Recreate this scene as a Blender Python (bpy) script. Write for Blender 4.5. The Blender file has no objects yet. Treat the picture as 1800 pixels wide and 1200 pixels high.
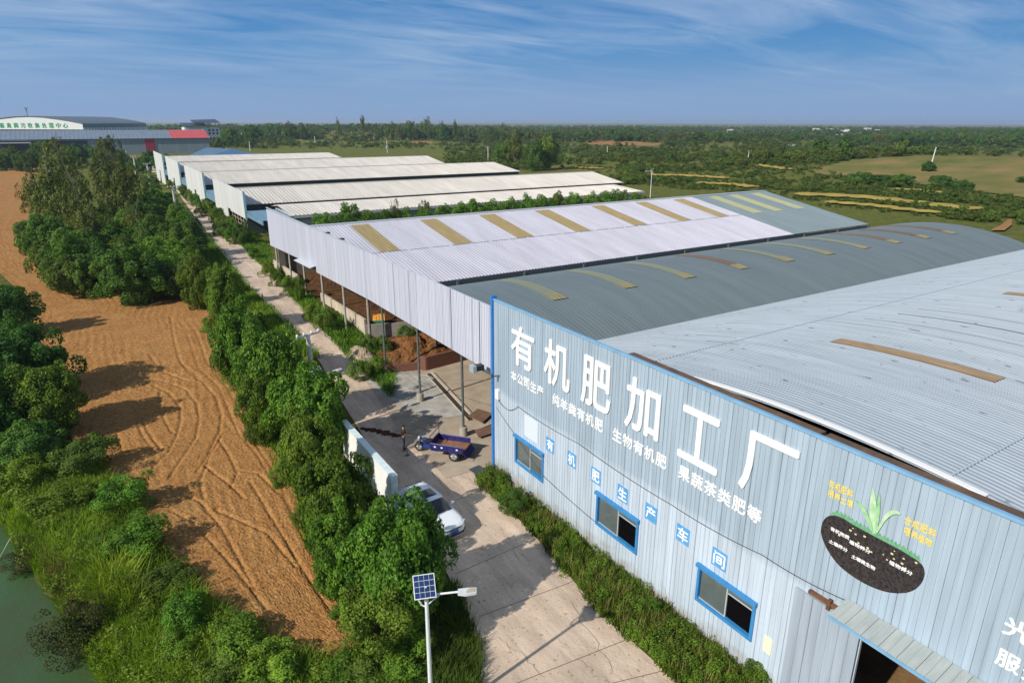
import bpy, bmesh, math, random
import numpy as np
from mathutils import Matrix, Vector, noise as mnoise
random.seed(7); RNG = np.random.default_rng(7)
SC = bpy.context.scene; COL = SC.collection
rad = math.radians
# ------------------------------------------------------------------ camera
CAM_H, F_PX, PITCH, YAW, ROLL = 20.0, 1163.406, 0.320093, 0.565235, -0.0021906
def cam_axes():
    fwd = np.array([math.sin(YAW)*math.cos(PITCH), math.cos(YAW)*math.cos(PITCH), -math.sin(PITCH)])
    right = np.array([math.cos(YAW), -math.sin(YAW), 0.0])
    down = np.cross(fwd, right)
    r = right*math.cos(ROLL) + down*math.sin(ROLL); d = -right*math.sin(ROLL) + down*math.cos(ROLL)
    return r, d, fwd
CR, CD, CF = cam_axes()
cam = bpy.data.objects.new('camera', bpy.data.cameras.new('camera')); COL.objects.link(cam)
cam.data.sensor_width = 36.0; cam.data.lens = 36.0*F_PX/1800.0
cam.data.clip_start = 0.5; cam.data.clip_end = 20000
m = Matrix.Identity(4)
for i in range(3):
    m[i][0] = CR[i]; m[i][1] = -CD[i]; m[i][2] = -CF[i]
m[2][3] = CAM_H
cam.matrix_world = m
SC.camera = cam
# ------------------------------------------------------------------ sky, sun, exposure
SUN_EL = rad(35.0); SUN_DIR = Vector((-0.985, -0.172, 0)).normalized()   # towards the sun, level
SUN_AZ = math.atan2(SUN_DIR.x, SUN_DIR.y)
SC.view_settings.view_transform = 'Standard'; SC.view_settings.look = 'None'
SC.view_settings.exposure = 0.1; SC.view_settings.gamma = 1.0
world = bpy.data.worlds.new('World'); SC.world = world; world.use_nodes = True
nt = world.node_tree; N = nt.nodes; L = nt.links
bg = N['Background']; bg.inputs[1].default_value = 0.105
sky = N.new('ShaderNodeTexSky'); sky.sky_type = 'NISHITA'; sky.sun_disc = False
sky.sun_elevation = SUN_EL; sky.sun_rotation = SUN_AZ
sky.altitude = 300; sky.air_density = 1.0; sky.dust_density = 0.6; sky.ozone_density = 3.0
tc = N.new('ShaderNodeTexCoord'); sep = N.new('ShaderNodeSeparateXYZ'); L.new(tc.outputs['Generated'], sep.inputs[0])
# clouds lie on a level sheet: direction divided by its height
zm = N.new('ShaderNodeMath'); zm.operation = 'MAXIMUM'; zm.inputs[1].default_value = 0.0; L.new(sep.outputs[2], zm.inputs[0])
za = N.new('ShaderNodeMath'); za.operation = 'ADD'; za.inputs[1].default_value = 0.10; L.new(zm.outputs[0], za.inputs[0])
dv = N.new('ShaderNodeVectorMath'); dv.operation = 'DIVIDE'
cz = N.new('ShaderNodeCombineXYZ'); 
for i in range(3): L.new(za.outputs[0], cz.inputs[i])
L.new(tc.outputs['Generated'], dv.inputs[0]); L.new(cz.outputs[0], dv.inputs[1])
mp = N.new('ShaderNodeMapping'); mp.inputs['Rotation'].default_value = (0, 0, rad(38)); mp.inputs['Scale'].default_value = (0.55, 1.7, 0.0)
L.new(dv.outputs[0], mp.inputs[0])
n1 = N.new('ShaderNodeTexNoise'); n1.inputs['Scale'].default_value = 1.35; n1.inputs['Detail'].default_value = 6; n1.inputs['Roughness'].default_value = 0.56; n1.inputs['Distortion'].default_value = 1.3
L.new(mp.outputs[0], n1.inputs['Vector'])
mp2 = N.new('ShaderNodeMapping'); mp2.inputs['Scale'].default_value = (0.35, 0.35, 0.0); mp2.inputs['Location'].default_value = (3.1, 1.4, 0)
L.new(dv.outputs[0], mp2.inputs[0])
n2 = N.new('ShaderNodeTexNoise'); n2.inputs['Scale'].default_value = 1.2; n2.inputs['Detail'].default_value = 3
L.new(mp2.outputs[0], n2.inputs['Vector'])
mul = N.new('ShaderNodeMath'); mul.operation = 'MULTIPLY'; L.new(n1.outputs[0], mul.inputs[0]); L.new(n2.outputs[0], mul.inputs[1])
cr = N.new('ShaderNodeValToRGB'); cr.color_ramp.elements[0].position = 0.15; cr.color_ramp.elements[1].position = 0.48
cr.color_ramp.elements[0].color = (0, 0, 0, 1); cr.color_ramp.elements[1].color = (0.75, 0.75, 0.75, 1)
L.new(mul.outputs[0], cr.inputs[0])
# clouds thin out to nothing just above the horizon haze
hz = N.new('ShaderNodeMapRange'); hz.inputs[1].default_value = 0.015; hz.inputs[2].default_value = 0.10; L.new(sep.outputs[2], hz.inputs[0])
cm = N.new('ShaderNodeMath'); cm.operation = 'MULTIPLY'; L.new(cr.outputs[0], cm.inputs[0]); L.new(hz.outputs[0], cm.inputs[1])
# low hazy-blue band of the sky near the horizon, clear blue above it
lowr = N.new('ShaderNodeValToRGB'); e = lowr.color_ramp.elements
e[0].position = 0.0; e[0].color = (0.250, 0.375, 0.600, 1); e[1].position = 0.5; e[1].color = (0.038, 0.205, 0.505, 1)
x1 = lowr.color_ramp.elements.new(0.10); x1.color = (0.235, 0.375, 0.605, 1); x2 = lowr.color_ramp.elements.new(0.28); x2.color = (0.118, 0.300, 0.575, 1)
zs = N.new('ShaderNodeMapRange'); zs.inputs[1].default_value = 0.0; zs.inputs[2].default_value = 0.32; L.new(sep.outputs[2], zs.inputs[0]); L.new(zs.outputs[0], lowr.inputs[0])
lows = N.new('ShaderNodeVectorMath'); lows.operation = 'SCALE'; lows.inputs['Scale'].default_value = 9.0; L.new(lowr.outputs[0], lows.inputs[0])
zf = N.new('ShaderNodeMapRange'); zf.inputs[1].default_value = 0.20; zf.inputs[2].default_value = 0.50; L.new(sep.outputs[2], zf.inputs[0])
tint = N.new('ShaderNodeMixRGB'); L.new(zf.outputs[0], tint.inputs[0]); L.new(lows.outputs[0], tint.inputs[1]); L.new(sky.outputs[0], tint.inputs[2])
mix = N.new('ShaderNodeMixRGB'); mix.inputs[2].default_value = (4.3, 5.3, 6.9, 1)
L.new(cm.outputs[0], mix.inputs[0]); L.new(tint.outputs[0], mix.inputs[1]); L.new(mix.outputs[0], bg.inputs[0])
sun = bpy.data.objects.new('sun', bpy.data.lights.new('sun', 'SUN')); COL.objects.link(sun)
sun.data.energy = 4.6; sun.data.angle = rad(0.53); sun.data.color = (1.0, 0.93, 0.82)
to_sun = SUN_DIR*math.cos(SUN_EL) + Vector((0, 0, math.sin(SUN_EL)))
sun.rotation_euler = to_sun.to_track_quat('Z', 'Y').to_euler(); sun.location = (-30, -10, 60)

# ------------------------------------------------------------------ terrain heights and survey helpers
def sstep(a, b, x):
    t = np.clip((np.asarray(x, float)-a)/(b-a), 0, 1); return t*t*(3-2*t)
PA, PB = np.array([-6.5, 40.0]), np.array([-2.3, 25.0])     # line of the pond bank
def bank_dist(x, y):
    d = (PB-PA)/np.linalg.norm(PB-PA); n = np.array([d[1], -d[0]])  # n points to the pond (-x)
    if n[0] > 0: n = -n
    return (np.asarray(x)-PA[0])*n[0] + (np.asarray(y)-PA[1])*n[1]
def zg(x, y):
    x = np.asarray(x, float); y = np.asarray(y, float)
    z = 1.8*sstep(46, 66, y)
    z = np.maximum(z, 1.8*sstep(95, 130, x))
    far = sstep(120, 320, np.hypot(x-20, y-60))
    z = z + far*(1.3*np.sin(x/71+0.6)*np.cos(y/93+1.1) + 0.9*np.sin((x+y)/47.0))
    z = z + 5.0*np.exp(-(((x-330)/110)**2+((y-150)/70)**2))       # grassy rise on the right
    z = z + 6.0*sstep(450, 900, y)*np.exp(-((x-330)/260)**2)      # wooded rise in the middle distance
    b = bank_dist(x, y)
    z = z - 1.9*sstep(-2.2, 1.5, b)*sstep(60, 48, y)
    return z
def ray(px, py): return CR*((px-900)) + CD*((py-600)) + CF*F_PX
def G(px, py, dz=0.0):
    """point of the ground (raised by dz) seen at photo position px,py"""
    d = ray(px, py); z = dz
    for k in range(40):
        t = (z-CAM_H)/d[2]; x, y = d[0]*t, d[1]*t
        zn = float(zg(x, y))+dz
        if abs(zn-z) < 1e-4: break
        z = 0.5*z+0.5*zn
    return np.array([x, y, z])
def FX(px, py, X):
    d = ray(px, py); t = X/d[0]; return np.array([X, d[1]*t, d[2]*t+CAM_H])
def FY(px, py, Y):
    d = ray(px, py); t = Y/d[1]; return np.array([d[0]*t, Y, d[2]*t+CAM_H])
def FZ(px, py, Z):
    d = ray(px, py); t = (Z-CAM_H)/d[2]; return np.array([d[0]*t, d[1]*t, Z])
def PJ(p):
    v = np.asarray(p, float)-np.array([0, 0, CAM_H]); z = v@CF
    return 900+F_PX*(v@CR)/z, 600+F_PX*(v@CD)/z, z

# ------------------------------------------------------------------ materials
MATS = {}
def mat(name, col, rough=0.7, var=0.0, scale=3.0, bump=0.0, bscale=20.0, metal=0.0, spec=None, col2=None, stretch=None, detail=5):
    if name in MATS: return MATS[name]
    mt = bpy.data.materials.new(name); mt.use_nodes = True
    nt = mt.node_tree; b = nt.nodes['Principled BSDF']
    b.inputs['Roughness'].default_value = rough; b.inputs['Metallic'].default_value = metal
    if spec is not None: b.inputs['Specular IOR Level'].default_value = spec
    c = (*col, 1)
    b.inputs['Base Color'].default_value = c
    tc = nt.nodes.new('ShaderNodeTexCoord'); vec = tc.outputs['Object']
    if stretch:
        mpn = nt.nodes.new('ShaderNodeMapping'); mpn.inputs['Scale'].default_value = stretch
        nt.links.new(vec, mpn.inputs[0]); vec = mpn.outputs[0]
    if var > 0 or col2:
        n = nt.nodes.new('ShaderNodeTexNoise'); n.inputs['Scale'].default_value = scale; n.inputs['Detail'].default_value = detail; n.inputs['Roughness'].default_value = 0.6
        nt.links.new(vec, n.inputs['Vector'])
        r = nt.nodes.new('ShaderNodeValToRGB'); r.color_ramp.elements[0].position = 0.32; r.color_ramp.elements[1].position = 0.68
        if col2: r.color_ramp.elements[0].color = (*col2, 1); r.color_ramp.elements[1].color = c
        else:
            r.color_ramp.elements[0].color = (*[v*(1-var) for v in col], 1); r.color_ramp.elements[1].color = (*[min(1, v*(1+var)) for v in col], 1)
        nt.links.new(n.outputs[0], r.inputs[0]); nt.links.new(r.outputs[0], b.inputs['Base Color'])
    if bump > 0:
        n = nt.nodes.new('ShaderNodeTexNoise'); n.inputs['Scale'].default_value = bscale; n.inputs['Detail'].default_value = 6; n.inputs['Roughness'].default_value = 0.65
        nt.links.new(vec, n.inputs['Vector'])
        bp = nt.nodes.new('ShaderNodeBump'); bp.inputs['Strength'].default_value = 1.0; bp.inputs['Distance'].default_value = bump
        nt.links.new(n.outputs[0], bp.inputs['Height']); nt.links.new(bp.outputs[0], b.inputs['Normal'])
    MATS[name] = mt; return mt
def leaf_mat(name, dark, light, hue=0.022, trans=0.30, scale=1.1, rough=0.62):
    if name in MATS: return MATS[name]
    mt = bpy.data.materials.new(name); mt.use_nodes = True
    nt = mt.node_tree; b = nt.nodes['Principled BSDF']; out = nt.nodes['Material Output']
    b.inputs['Roughness'].default_value = rough; b.inputs['Specular IOR Level'].default_value = 0.18
    geo = nt.nodes.new('ShaderNodeNewGeometry')
    n = nt.nodes.new('ShaderNodeTexNoise'); n.inputs['Scale'].default_value = scale; n.inputs['Detail'].default_value = 4
    nt.links.new(geo.outputs['Position'], n.inputs['Vector'])
    add = nt.nodes.new('ShaderNodeMath'); add.operation = 'MULTIPLY_ADD'; add.inputs[1].default_value = 0.34; add.inputs[2].default_value = -0.07
    nt.links.new(geo.outputs['Random Per Island'], add.inputs[0])
    a2 = nt.nodes.new('ShaderNodeMath'); a2.operation = 'ADD'; nt.links.new(add.outputs[0], a2.inputs[0]); nt.links.new(n.outputs[0], a2.inputs[1])
    r = nt.nodes.new('ShaderNodeValToRGB'); r.color_ramp.elements[0].position = 0.3; r.color_ramp.elements[1].position = 0.9
    r.color_ramp.elements[0].color = (*dark, 1); r.color_ramp.elements[1].color = (*light, 1)
    nt.links.new(a2.outputs[0], r.inputs[0])
    oi = nt.nodes.new('ShaderNodeObjectInfo')
    h = nt.nodes.new('ShaderNodeHueSaturation')
    mr = nt.nodes.new('ShaderNodeMapRange'); mr.inputs[3].default_value = 0.5-hue; mr.inputs[4].default_value = 0.5+hue*0.5
    mv = nt.nodes.new('ShaderNodeMapRange'); mv.inputs[3].default_value = 0.78; mv.inputs[4].default_value = 1.3
    nt.links.new(oi.outputs['Random'], mr.inputs[0]); nt.links.new(mr.outputs[0], h.inputs['Hue'])
    mm = nt.nodes.new('ShaderNodeMath'); mm.operation = 'FRACT'; m7 = nt.nodes.new('ShaderNodeMath'); m7.operation = 'MULTIPLY'; m7.inputs[1].default_value = 7.31
    nt.links.new(oi.outputs['Random'], m7.inputs[0]); nt.links.new(m7.outputs[0], mm.inputs[0]); nt.links.new(mm.outputs[0], mv.inputs[0]); nt.links.new(mv.outputs[0], h.inputs['Value'])
    nt.links.new(r.outputs[0], h.inputs['Color']); nt.links.new(h.outputs[0], b.inputs['Base Color'])
    tr = nt.nodes.new('ShaderNodeBsdfTranslucent'); br = nt.nodes.new('ShaderNodeMixRGB'); br.blend_type = 'MULTIPLY'; br.inputs[0].default_value = 1; br.inputs[2].default_value = (1.3, 1.5, 0.5, 1)
    nt.links.new(h.outputs[0], br.inputs[1]); nt.links.new(br.outputs[0], tr.inputs[0])
    ms = nt.nodes.new('ShaderNodeMixShader'); ms.inputs[0].default_value = trans
    nt.links.new(b.outputs[0], ms.inputs[1]); nt.links.new(tr.outputs[0], ms.inputs[2]); nt.links.new(ms.outputs[0], out.inputs[0])
    MATS[name] = mt; return mt

# ------------------------------------------------------------------ object helpers
OFF = {}
def tag(o, label=None, cat=None, group=None, kind=None):
    if label: o['label'] = label
    if cat: o['category'] = cat
    if group: o['group'] = group
    if kind: o['kind'] = kind
    return o
def thing(name, loc, label, cat, group=None, rz=0.0):
    o = bpy.data.objects.new(name, None); COL.objects.link(o); o.location = loc; o.rotation_euler = (0, 0, rz)
    o.empty_display_size = 0.3
    OFF[o.name] = Vector(loc); return tag(o, label, cat, group)
class MB:
    def __init__(s): s.v = []; s.f = []; s.sm = False
    def add(s, vs, fs):
        k = len(s.v); s.v += [tuple(map(float, v)) for v in vs]; s.f += [tuple(i+k for i in f) for f in fs]; return s
    def box(s, x0, x1, y0, y1, z0, z1):
        return s.add([(x0,y0,z0),(x1,y0,z0),(x1,y1,z0),(x0,y1,z0),(x0,y0,z1),(x1,y0,z1),(x1,y1,z1),(x0,y1,z1)],
                     [(0,3,2,1),(4,5,6,7),(0,1,5,4),(1,2,6,5),(2,3,7,6),(3,0,4,7)])
    def obox(s, c, ux, uy, uz):
        c, ux, uy, uz = [Vector(a) for a in (c, ux, uy, uz)]
        vs = [c+a*ux+b*uy+d*uz for d in (-1, 1) for a, b in ((-1,-1),(1,-1),(1,1),(-1,1))]
        return s.add(vs, [(0,3,2,1),(4,5,6,7),(0,1,5,4),(1,2,6,5),(2,3,7,6),(3,0,4,7)])
    def quad(s, a, b, c, d): return s.add([a, b, c, d], [(0,1,2,3)])
    def tube(s, pts, r, n=8, cap=True):
        pts = [Vector(p) for p in pts]; rs = r if isinstance(r, (list, tuple)) else [r]*len(pts)
        k = len(s.v); prev = None
        for i, p in enumerate(pts):
            d = (pts[min(i+1, len(pts)-1)]-pts[max(i-1, 0)]).normalized()
            a = d.cross(Vector((0, 0, 1)) if abs(d.z) < 0.95 else Vector((1, 0, 0))).normalized()
            if prev is not None and a.dot(prev) < 0 and abs(d.z) < 0.95: a = a
            prev = a; b = d.cross(a)
            for j in range(n):
                t = 2*math.pi*j/n; s.v.append(tuple(p+(a*math.cos(t)+b*math.sin(t))*rs[i]))
        for i in range(len(pts)-1):
            for j in range(n):
                q = (j+1) % n; s.f.append((k+i*n+j, k+i*n+q, k+(i+1)*n+q, k+(i+1)*n+j))
        if cap:
            s.f.append(tuple(k+j for j in range(n))[::-1]); s.f.append(tuple(k+(len(pts)-1)*n+j for j in range(n)))
        return s
    def prism(s, poly, d):
        """poly: 3-D loop, d: extrusion vector"""
        n = len(poly); d = Vector(d)
        vs = [Vector(p) for p in poly]+[Vector(p)+d for p in poly]
        fs = [tuple(range(n))[::-1], tuple(range(n, 2*n))]+[(i, (i+1) % n, n+(i+1) % n, n+i) for i in range(n)]
        return s.add(vs, fs)
    def grid(s, fn, nu, nv):
        k = len(s.v)
        for i in range(nu+1):
            for j in range(nv+1): s.v.append(tuple(map(float, fn(i/nu, j/nv))))
        for i in range(nu):
            for j in range(nv): s.f.append((k+i*(nv+1)+j, k+(i+1)*(nv+1)+j, k+(i+1)*(nv+1)+j+1, k+i*(nv+1)+j+1))
        return s
    def ball(s, c, r, n=10, sz=(1,1,1)):
        return s.grid(lambda u, v: (c[0]+r*sz[0]*math.sin(math.pi*v)*math.cos(2*math.pi*u), c[1]+r*sz[1]*math.sin(math.pi*v)*math.sin(2*math.pi*u), c[2]-r*sz[2]*math.cos(math.pi*v)), n, n//2+1)
    def mesh(s, name, m, off=None, fix=True):
        me = bpy.data.meshes.new(name); V = s.v
        if off is not None: V = [(a-off[0], b-off[1], c-off[2]) for a, b, c in V]
        me.from_pydata(V, [], s.f)
        if fix:
            bm = bmesh.new(); bm.from_mesh(me); bmesh.ops.recalc_face_normals(bm, faces=bm.faces); bm.to_mesh(me); bm.free()
        if s.sm: me.shade_smooth()
        if m: me.materials.append(m)
        me.update(); return me
    def build(s, name, m, parent=None, world=True, label=None, fix=True):
        root = parent
        off = None
        if parent is not None and world:
            while root.parent: root = root.parent
            off = OFF[root.name]
        o = bpy.data.objects.new(name, s.mesh(name, m, off, fix)); COL.objects.link(o)
        if parent is not None: o.parent = parent
        if label: o['label'] = label
        return o
def top(mb, name, m, label, cat, group=None, origin=None, fix=True):
    """a thing that is one mesh, its origin at its base"""
    off = origin if origin is not None else (np.mean([v[0] for v in mb.v]), np.mean([v[1] for v in mb.v]), min(v[2] for v in mb.v))
    o = bpy.data.objects.new(name, mb.mesh(name, m, off, fix)); o.location = off; COL.objects.link(o)
    return tag(o, label, cat, group)
def struct(mb, name, m, kind='structure', fix=True):
    o = bpy.data.objects.new(name, mb.mesh(name, m, None, fix)); COL.objects.link(o); o['kind'] = kind; return o
def np_mesh(name, V, F, m, smooth=False):
    V = np.ascontiguousarray(V, np.float32); F = np.ascontiguousarray(F, np.int32); k = F.shape[1]
    me = bpy.data.meshes.new(name); me.vertices.add(len(V)); me.vertices.foreach_set('co', V.ravel())
    me.loops.add(F.size); me.loops.foreach_set('vertex_index', F.ravel())
    me.polygons.add(len(F)); me.polygons.foreach_set('loop_start', np.arange(len(F), dtype=np.int32)*k)
    me.update(calc_edges=True); me.validate()
    if smooth: me.shade_smooth()
    if m: me.materials.append(m)
    return me
def text_mesh(s, w, h, depth, bold=0.0):
    """front of the writing in the local x-y plane, centred, scaled to w by h"""
    cu = bpy.data.curves.new('text', 'FONT'); cu.body = s; cu.size = 1.0; cu.resolution_u = 3
    o = bpy.data.objects.new('text', cu); COL.objects.link(o)
    me = bpy.data.meshes.new_from_object(o.evaluated_get(bpy.context.evaluated_depsgraph_get()))
    bpy.data.objects.remove(o); bpy.data.curves.remove(cu)
    V = np.array([v.co[:] for v in me.vertices]); Fs = [tuple(p.vertices) for p in me.polygons]; bpy.data.meshes.remove(me)
    lo, hi = V.min(0), V.max(0); sx, sy = w/max(hi[0]-lo[0], 1e-6), h/max(hi[1]-lo[1], 1e-6)
    V = (V-(lo+hi)/2)*np.array([sx, sy, 1])
    mb = MB(); sh = [(0, 0)] if bold <= 0 else [(0, 0), (bold, 0), (-bold, 0), (0, bold*.8), (0, -bold*.8)]
    # outline edges for the letter sides
    cnt = {}
    for f in Fs:
        for i in range(len(f)):
            e = (f[i], f[(i+1) % len(f)]); cnt[e] = cnt.get(e, 0)+1
    bnd = [e for e in cnt if (e[1], e[0]) not in cnt]
    for q, (ax, ay) in enumerate(sh):
        z1 = depth+0.0012*q
        A = [(v[0]+ax, v[1]+ay, z1) for v in V]; B = [(v[0]+ax, v[1]+ay, 0.002) for v in V]
        n = len(V); mb.add(A+B, Fs+[(a, b, b+n, a+n) for a, b in bnd])
    return mb
def wall_text(s, yc, zc, w, h, X, m, name, parent, depth=0.02, bold=0.0, label=None):
    """writing on a wall that faces -X and is read towards -Y"""
    t = text_mesh(s, w, h, depth, bold)
    t.v = [(X-d, yc-a, zc+b) for a, b, d in t.v]
    return t.build(name, m, parent, label=label, fix=False)
# ================================================================== GROUND, ROAD, FIELD, WATER
def axis(lo, d0, d1, step, hi, g=1.16):
    a = list(np.arange(d0, d1+1e-6, step)); s = step; x = d0; left = []
    while x > lo: s *= g; x -= s; left.append(x)
    s = step; x = a[-1]; right = []
    while x < hi: s *= g; x += s; right.append(x)
    return np.array(left[::-1]+a+right)
gx = axis(-5000, -24, 70, 1.5, 7000); gy = axis(-400, 4, 125, 1.5, 8000)
GX, GY = np.meshgrid(gx, gy, indexing='ij'); GZ = zg(GX, GY)
GZ = np.where(np.hypot(GX, GY) > 1500, 1.8, GZ)
V = np.stack([GX, GY, GZ], -1).reshape(-1, 3); ny = len(gy)
ii, jj = np.meshgrid(np.arange(len(gx)-1), np.arange(ny-1), indexing='ij'); q = (ii*ny+jj).ravel()
F = np.stack([q, q+ny, q+ny+1, q+1], -1)
def ground_mat():
    mt = bpy.data.materials.new('scrub_ground'); mt.use_nodes = True; nt = mt.node_tree; b = nt.nodes['Principled BSDF']; b.inputs['Roughness'].default_value = 0.95; b.inputs['Specular IOR Level'].default_value = 0.1
    g = nt.nodes.new('ShaderNodeNewGeometry')
    def noise(s, d=6, r=0.6):
        n = nt.nodes.new('ShaderNodeTexNoise'); n.inputs['Scale'].default_value = s; n.inputs['Detail'].default_value = d; n.inputs['Roughness'].default_value = r
        nt.links.new(g.outputs['Position'], n.inputs['Vector']); return n.outputs[0]
    r1 = nt.nodes.new('ShaderNodeValToRGB'); e = r1.color_ramp.elements; e[0].position = 0.30; e[0].color = (0.058, 0.092, 0.016, 1); e[1].position = 0.72; e[1].color = (0.235, 0.195, 0.050, 1)
    e2 = r1.color_ramp.elements.new(0.5); e2.color = (0.130, 0.150, 0.028, 1)
    nt.links.new(noise(0.6, 8, 0.7), r1.inputs[0])
    r2 = nt.nodes.new('ShaderNodeValToRGB'); r2.color_ramp.elements[0].position = 0.56; r2.color_ramp.elements[1].position = 0.66
    nt.links.new(noise(0.02, 5), r2.inputs[0])
    mx = nt.nodes.new('ShaderNodeMixRGB'); mx.inputs[2].default_value = (0.26, 0.18, 0.07, 1)
    ml = nt.nodes.new('ShaderNodeMath'); ml.operation = 'MULTIPLY'; ml.inputs[1].default_value = 0.55; nt.links.new(r2.outputs[0], ml.inputs[0])
    nt.links.new(ml.outputs[0], mx.inputs[0]); nt.links.new(r1.outputs[0], mx.inputs[1]); nt.links.new(mx.outputs[0], b.inputs['Base Color'])
    bp = nt.nodes.new('ShaderNodeBump'); bp.inputs['Distance'].default_value = 0.45; nt.links.new(noise(1.6, 9, 0.8), bp.inputs['Height']); nt.links.new(bp.outputs[0], b.inputs['Normal'])
    return mt
o = bpy.data.objects.new('ground', np_mesh('ground', V, F, ground_mat(), True)); COL.objects.link(o); o['kind'] = 'structure'
def resample(pts, n):
    pts = np.asarray(pts, float); s = np.r_[0, np.cumsum(np.linalg.norm(np.diff(pts, axis=0), axis=1))]
    t = np.linspace(0, s[-1], n); return np.stack([np.interp(t, s, pts[:, k]) for k in range(pts.shape[1])], -1)
def strip(A, B, off, nu, nv, name, m, kind='structure', zf=None):
    A = resample(np.array([[p[0], p[1]] for p in A]), nu+1); B = resample(np.array([[p[0], p[1]] for p in B]), nu+1)
    t = np.linspace(0, 1, nv+1)[None, :, None]; P = A[:, None, :]*(1-t)+B[:, None, :]*t
    Z = zg(P[..., 0], P[..., 1])+off
    if zf is not None: Z = Z+zf(P[..., 0], P[..., 1])
    V = np.concatenate([P, Z[..., None]], -1).reshape(-1, 3)
    ii, jj = np.meshgrid(np.arange(nu), np.arange(nv), indexing='ij'); q = (ii*(nv+1)+jj).ravel()
    F = np.stack([q, q+1, q+nv+2, q+nv+1], -1)
    o = bpy.data.objects.new(name, np_mesh(name, V, F, m, True)); COL.objects.link(o); o['kind'] = kind; return o
GP = lambda L: [G(*p) for p in L]
road_l = GP([(832, 1330), (838, 1260), (845, 1140), (790, 1010), (700, 890), (640, 770), (565, 640), (500, 565), (430, 498), (385, 435), (345, 385), (322, 352), (310, 335), (290, 315), (262, 300), (240, 285)])
road_r = GP([(1500, 1420), (1290, 1270), (1190, 1200), (1048, 1070), (978, 985), (905, 905), (838, 850), (815, 780), (690, 700), (650, 662), (600, 612), (560, 572), (520, 530), (482, 487), (440, 450), (412, 415), (385, 382), (352, 347), (332, 328), (310, 305), (262, 288)])
concrete = mat('road_concrete', (0.70, 0.555, 0.43), 0.9, col2=(0.55, 0.43, 0.325), scale=0.55, bump=0.03, bscale=9, spec=0.2, detail=9)
def road_mat():
    nt = concrete.node_tree; b = nt.nodes['Principled BSDF']; lk = b.inputs['Base Color'].links[0]; src = lk.from_socket
    tc = nt.nodes.new('ShaderNodeTexCoord')
    n = nt.nodes.new('ShaderNodeTexNoise'); n.inputs['Scale'].default_value = 0.35; n.inputs['Detail'].default_value = 10; n.inputs['Roughness'].default_value = 0.72
    mp = nt.nodes.new('ShaderNodeMapping'); mp.inputs['Scale'].default_value = (2.6, 0.5, 1); nt.links.new(tc.outputs['Object'], mp.inputs[0]); nt.links.new(mp.outputs[0], n.inputs['Vector'])
    r = nt.nodes.new('ShaderNodeValToRGB'); r.color_ramp.elements[0].position = 0.42; r.color_ramp.elements[1].position = 0.62
    r.color_ramp.elements[0].color = (0.55, 0.55, 0.55, 1); r.color_ramp.elements[1].color = (1.08, 1.06, 1.04, 1)
    nt.links.new(n.outputs[0], r.inputs[0])
    # small dark specks and dung stains
    v = nt.nodes.new('ShaderNodeTexNoise'); v.inputs['Scale'].default_value = 7; v.inputs['Detail'].default_value = 4; nt.links.new(tc.outputs['Object'], v.inputs['Vector'])
    r2 = nt.nodes.new('ShaderNodeValToRGB'); r2.color_ramp.elements[0].position = 0.30; r2.color_ramp.elements[1].position = 0.37; r2.color_ramp.elements[0].color = (0.45, 0.4, 0.35, 1)
    nt.links.new(v.outputs[0], r2.inputs[0])
    a = nt.nodes.new('ShaderNodeMixRGB'); a.blend_type = 'MULTIPLY'; a.inputs[0].default_value = 0.55; nt.links.new(src, a.inputs[1]); nt.links.new(r.outputs[0], a.inputs[2])
    c = nt.nodes.new('ShaderNodeMixRGB'); c.blend_type = 'MULTIPLY'; c.inputs[0].default_value = 0.8; nt.links.new(a.outputs[0], c.inputs[1]); nt.links.new(r2.outputs[0], c.inputs[2])
    nt.links.new(c.outputs[0], b.inputs['Base Color'])
road_mat()
strip(road_l, road_r, 0.05, 160, 10, 'road', concrete)
# expansion joints sawn across the slab road
jm = MB()
for (a, b) in [((842, 1085), (1015, 1020)), ((850, 1225), (1190, 1090)), ((735, 905), (880, 850)), ((800, 1010), (948, 945)), ((690, 760), (800, 725)), ((618, 690), (690, 672)), ((560, 625), (615, 612)), ((508, 570), (558, 560)), ((960, 1230), (1290, 1150))]:
    A, B = G(*a), G(*b); d = (B-A)/np.linalg.norm(B-A); n = np.array([-d[1], d[0], 0])*0.016
    for k in range(12):
        p, q = A+(B-A)*k/12, A+(B-A)*(k+1)/12
        wv = [np.array([0, 0, 0.062])]*4
        jm.quad(*[np.array([c[0], c[1], float(zg(c[0], c[1]))+0.058]) for c in (p-n, q-n, q+n, p+n)])
struct(jm, 'road_joint', mat('joint_dirt', (0.16, 0.12, 0.085), 0.9))
# cracks and a trail of spilled manure over the slabs
ck = MB(); cr_ = random.Random(4)
for (a, b) in [((880, 1120), (960, 1190)), ((1000, 1060), (1080, 1180)), ((760, 830), (815, 905)), ((700, 745), (745, 800)), ((880, 930), (915, 985)), ((1010, 1160), (1110, 1230)), ((640, 690), (700, 750))]:
    A, B = G(*a), G(*b); d = (B-A)/np.linalg.norm(B-A); n = np.array([-d[1], d[0], 0]); P = [A+(B-A)*k/14+n*cr_.uniform(-0.14, 0.14) for k in range(15)]
    for p, q in zip(P[:-1], P[1:]): ck.quad(*[np.array([c[0], c[1], float(zg(c[0], c[1]))+0.064]) for c in (p-n*0.007, q-n*0.007, q+n*0.007, p+n*0.007)])
struct(ck, 'road_crack', mat('crack_dark', (0.20, 0.15, 0.11), 0.9))
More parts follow.
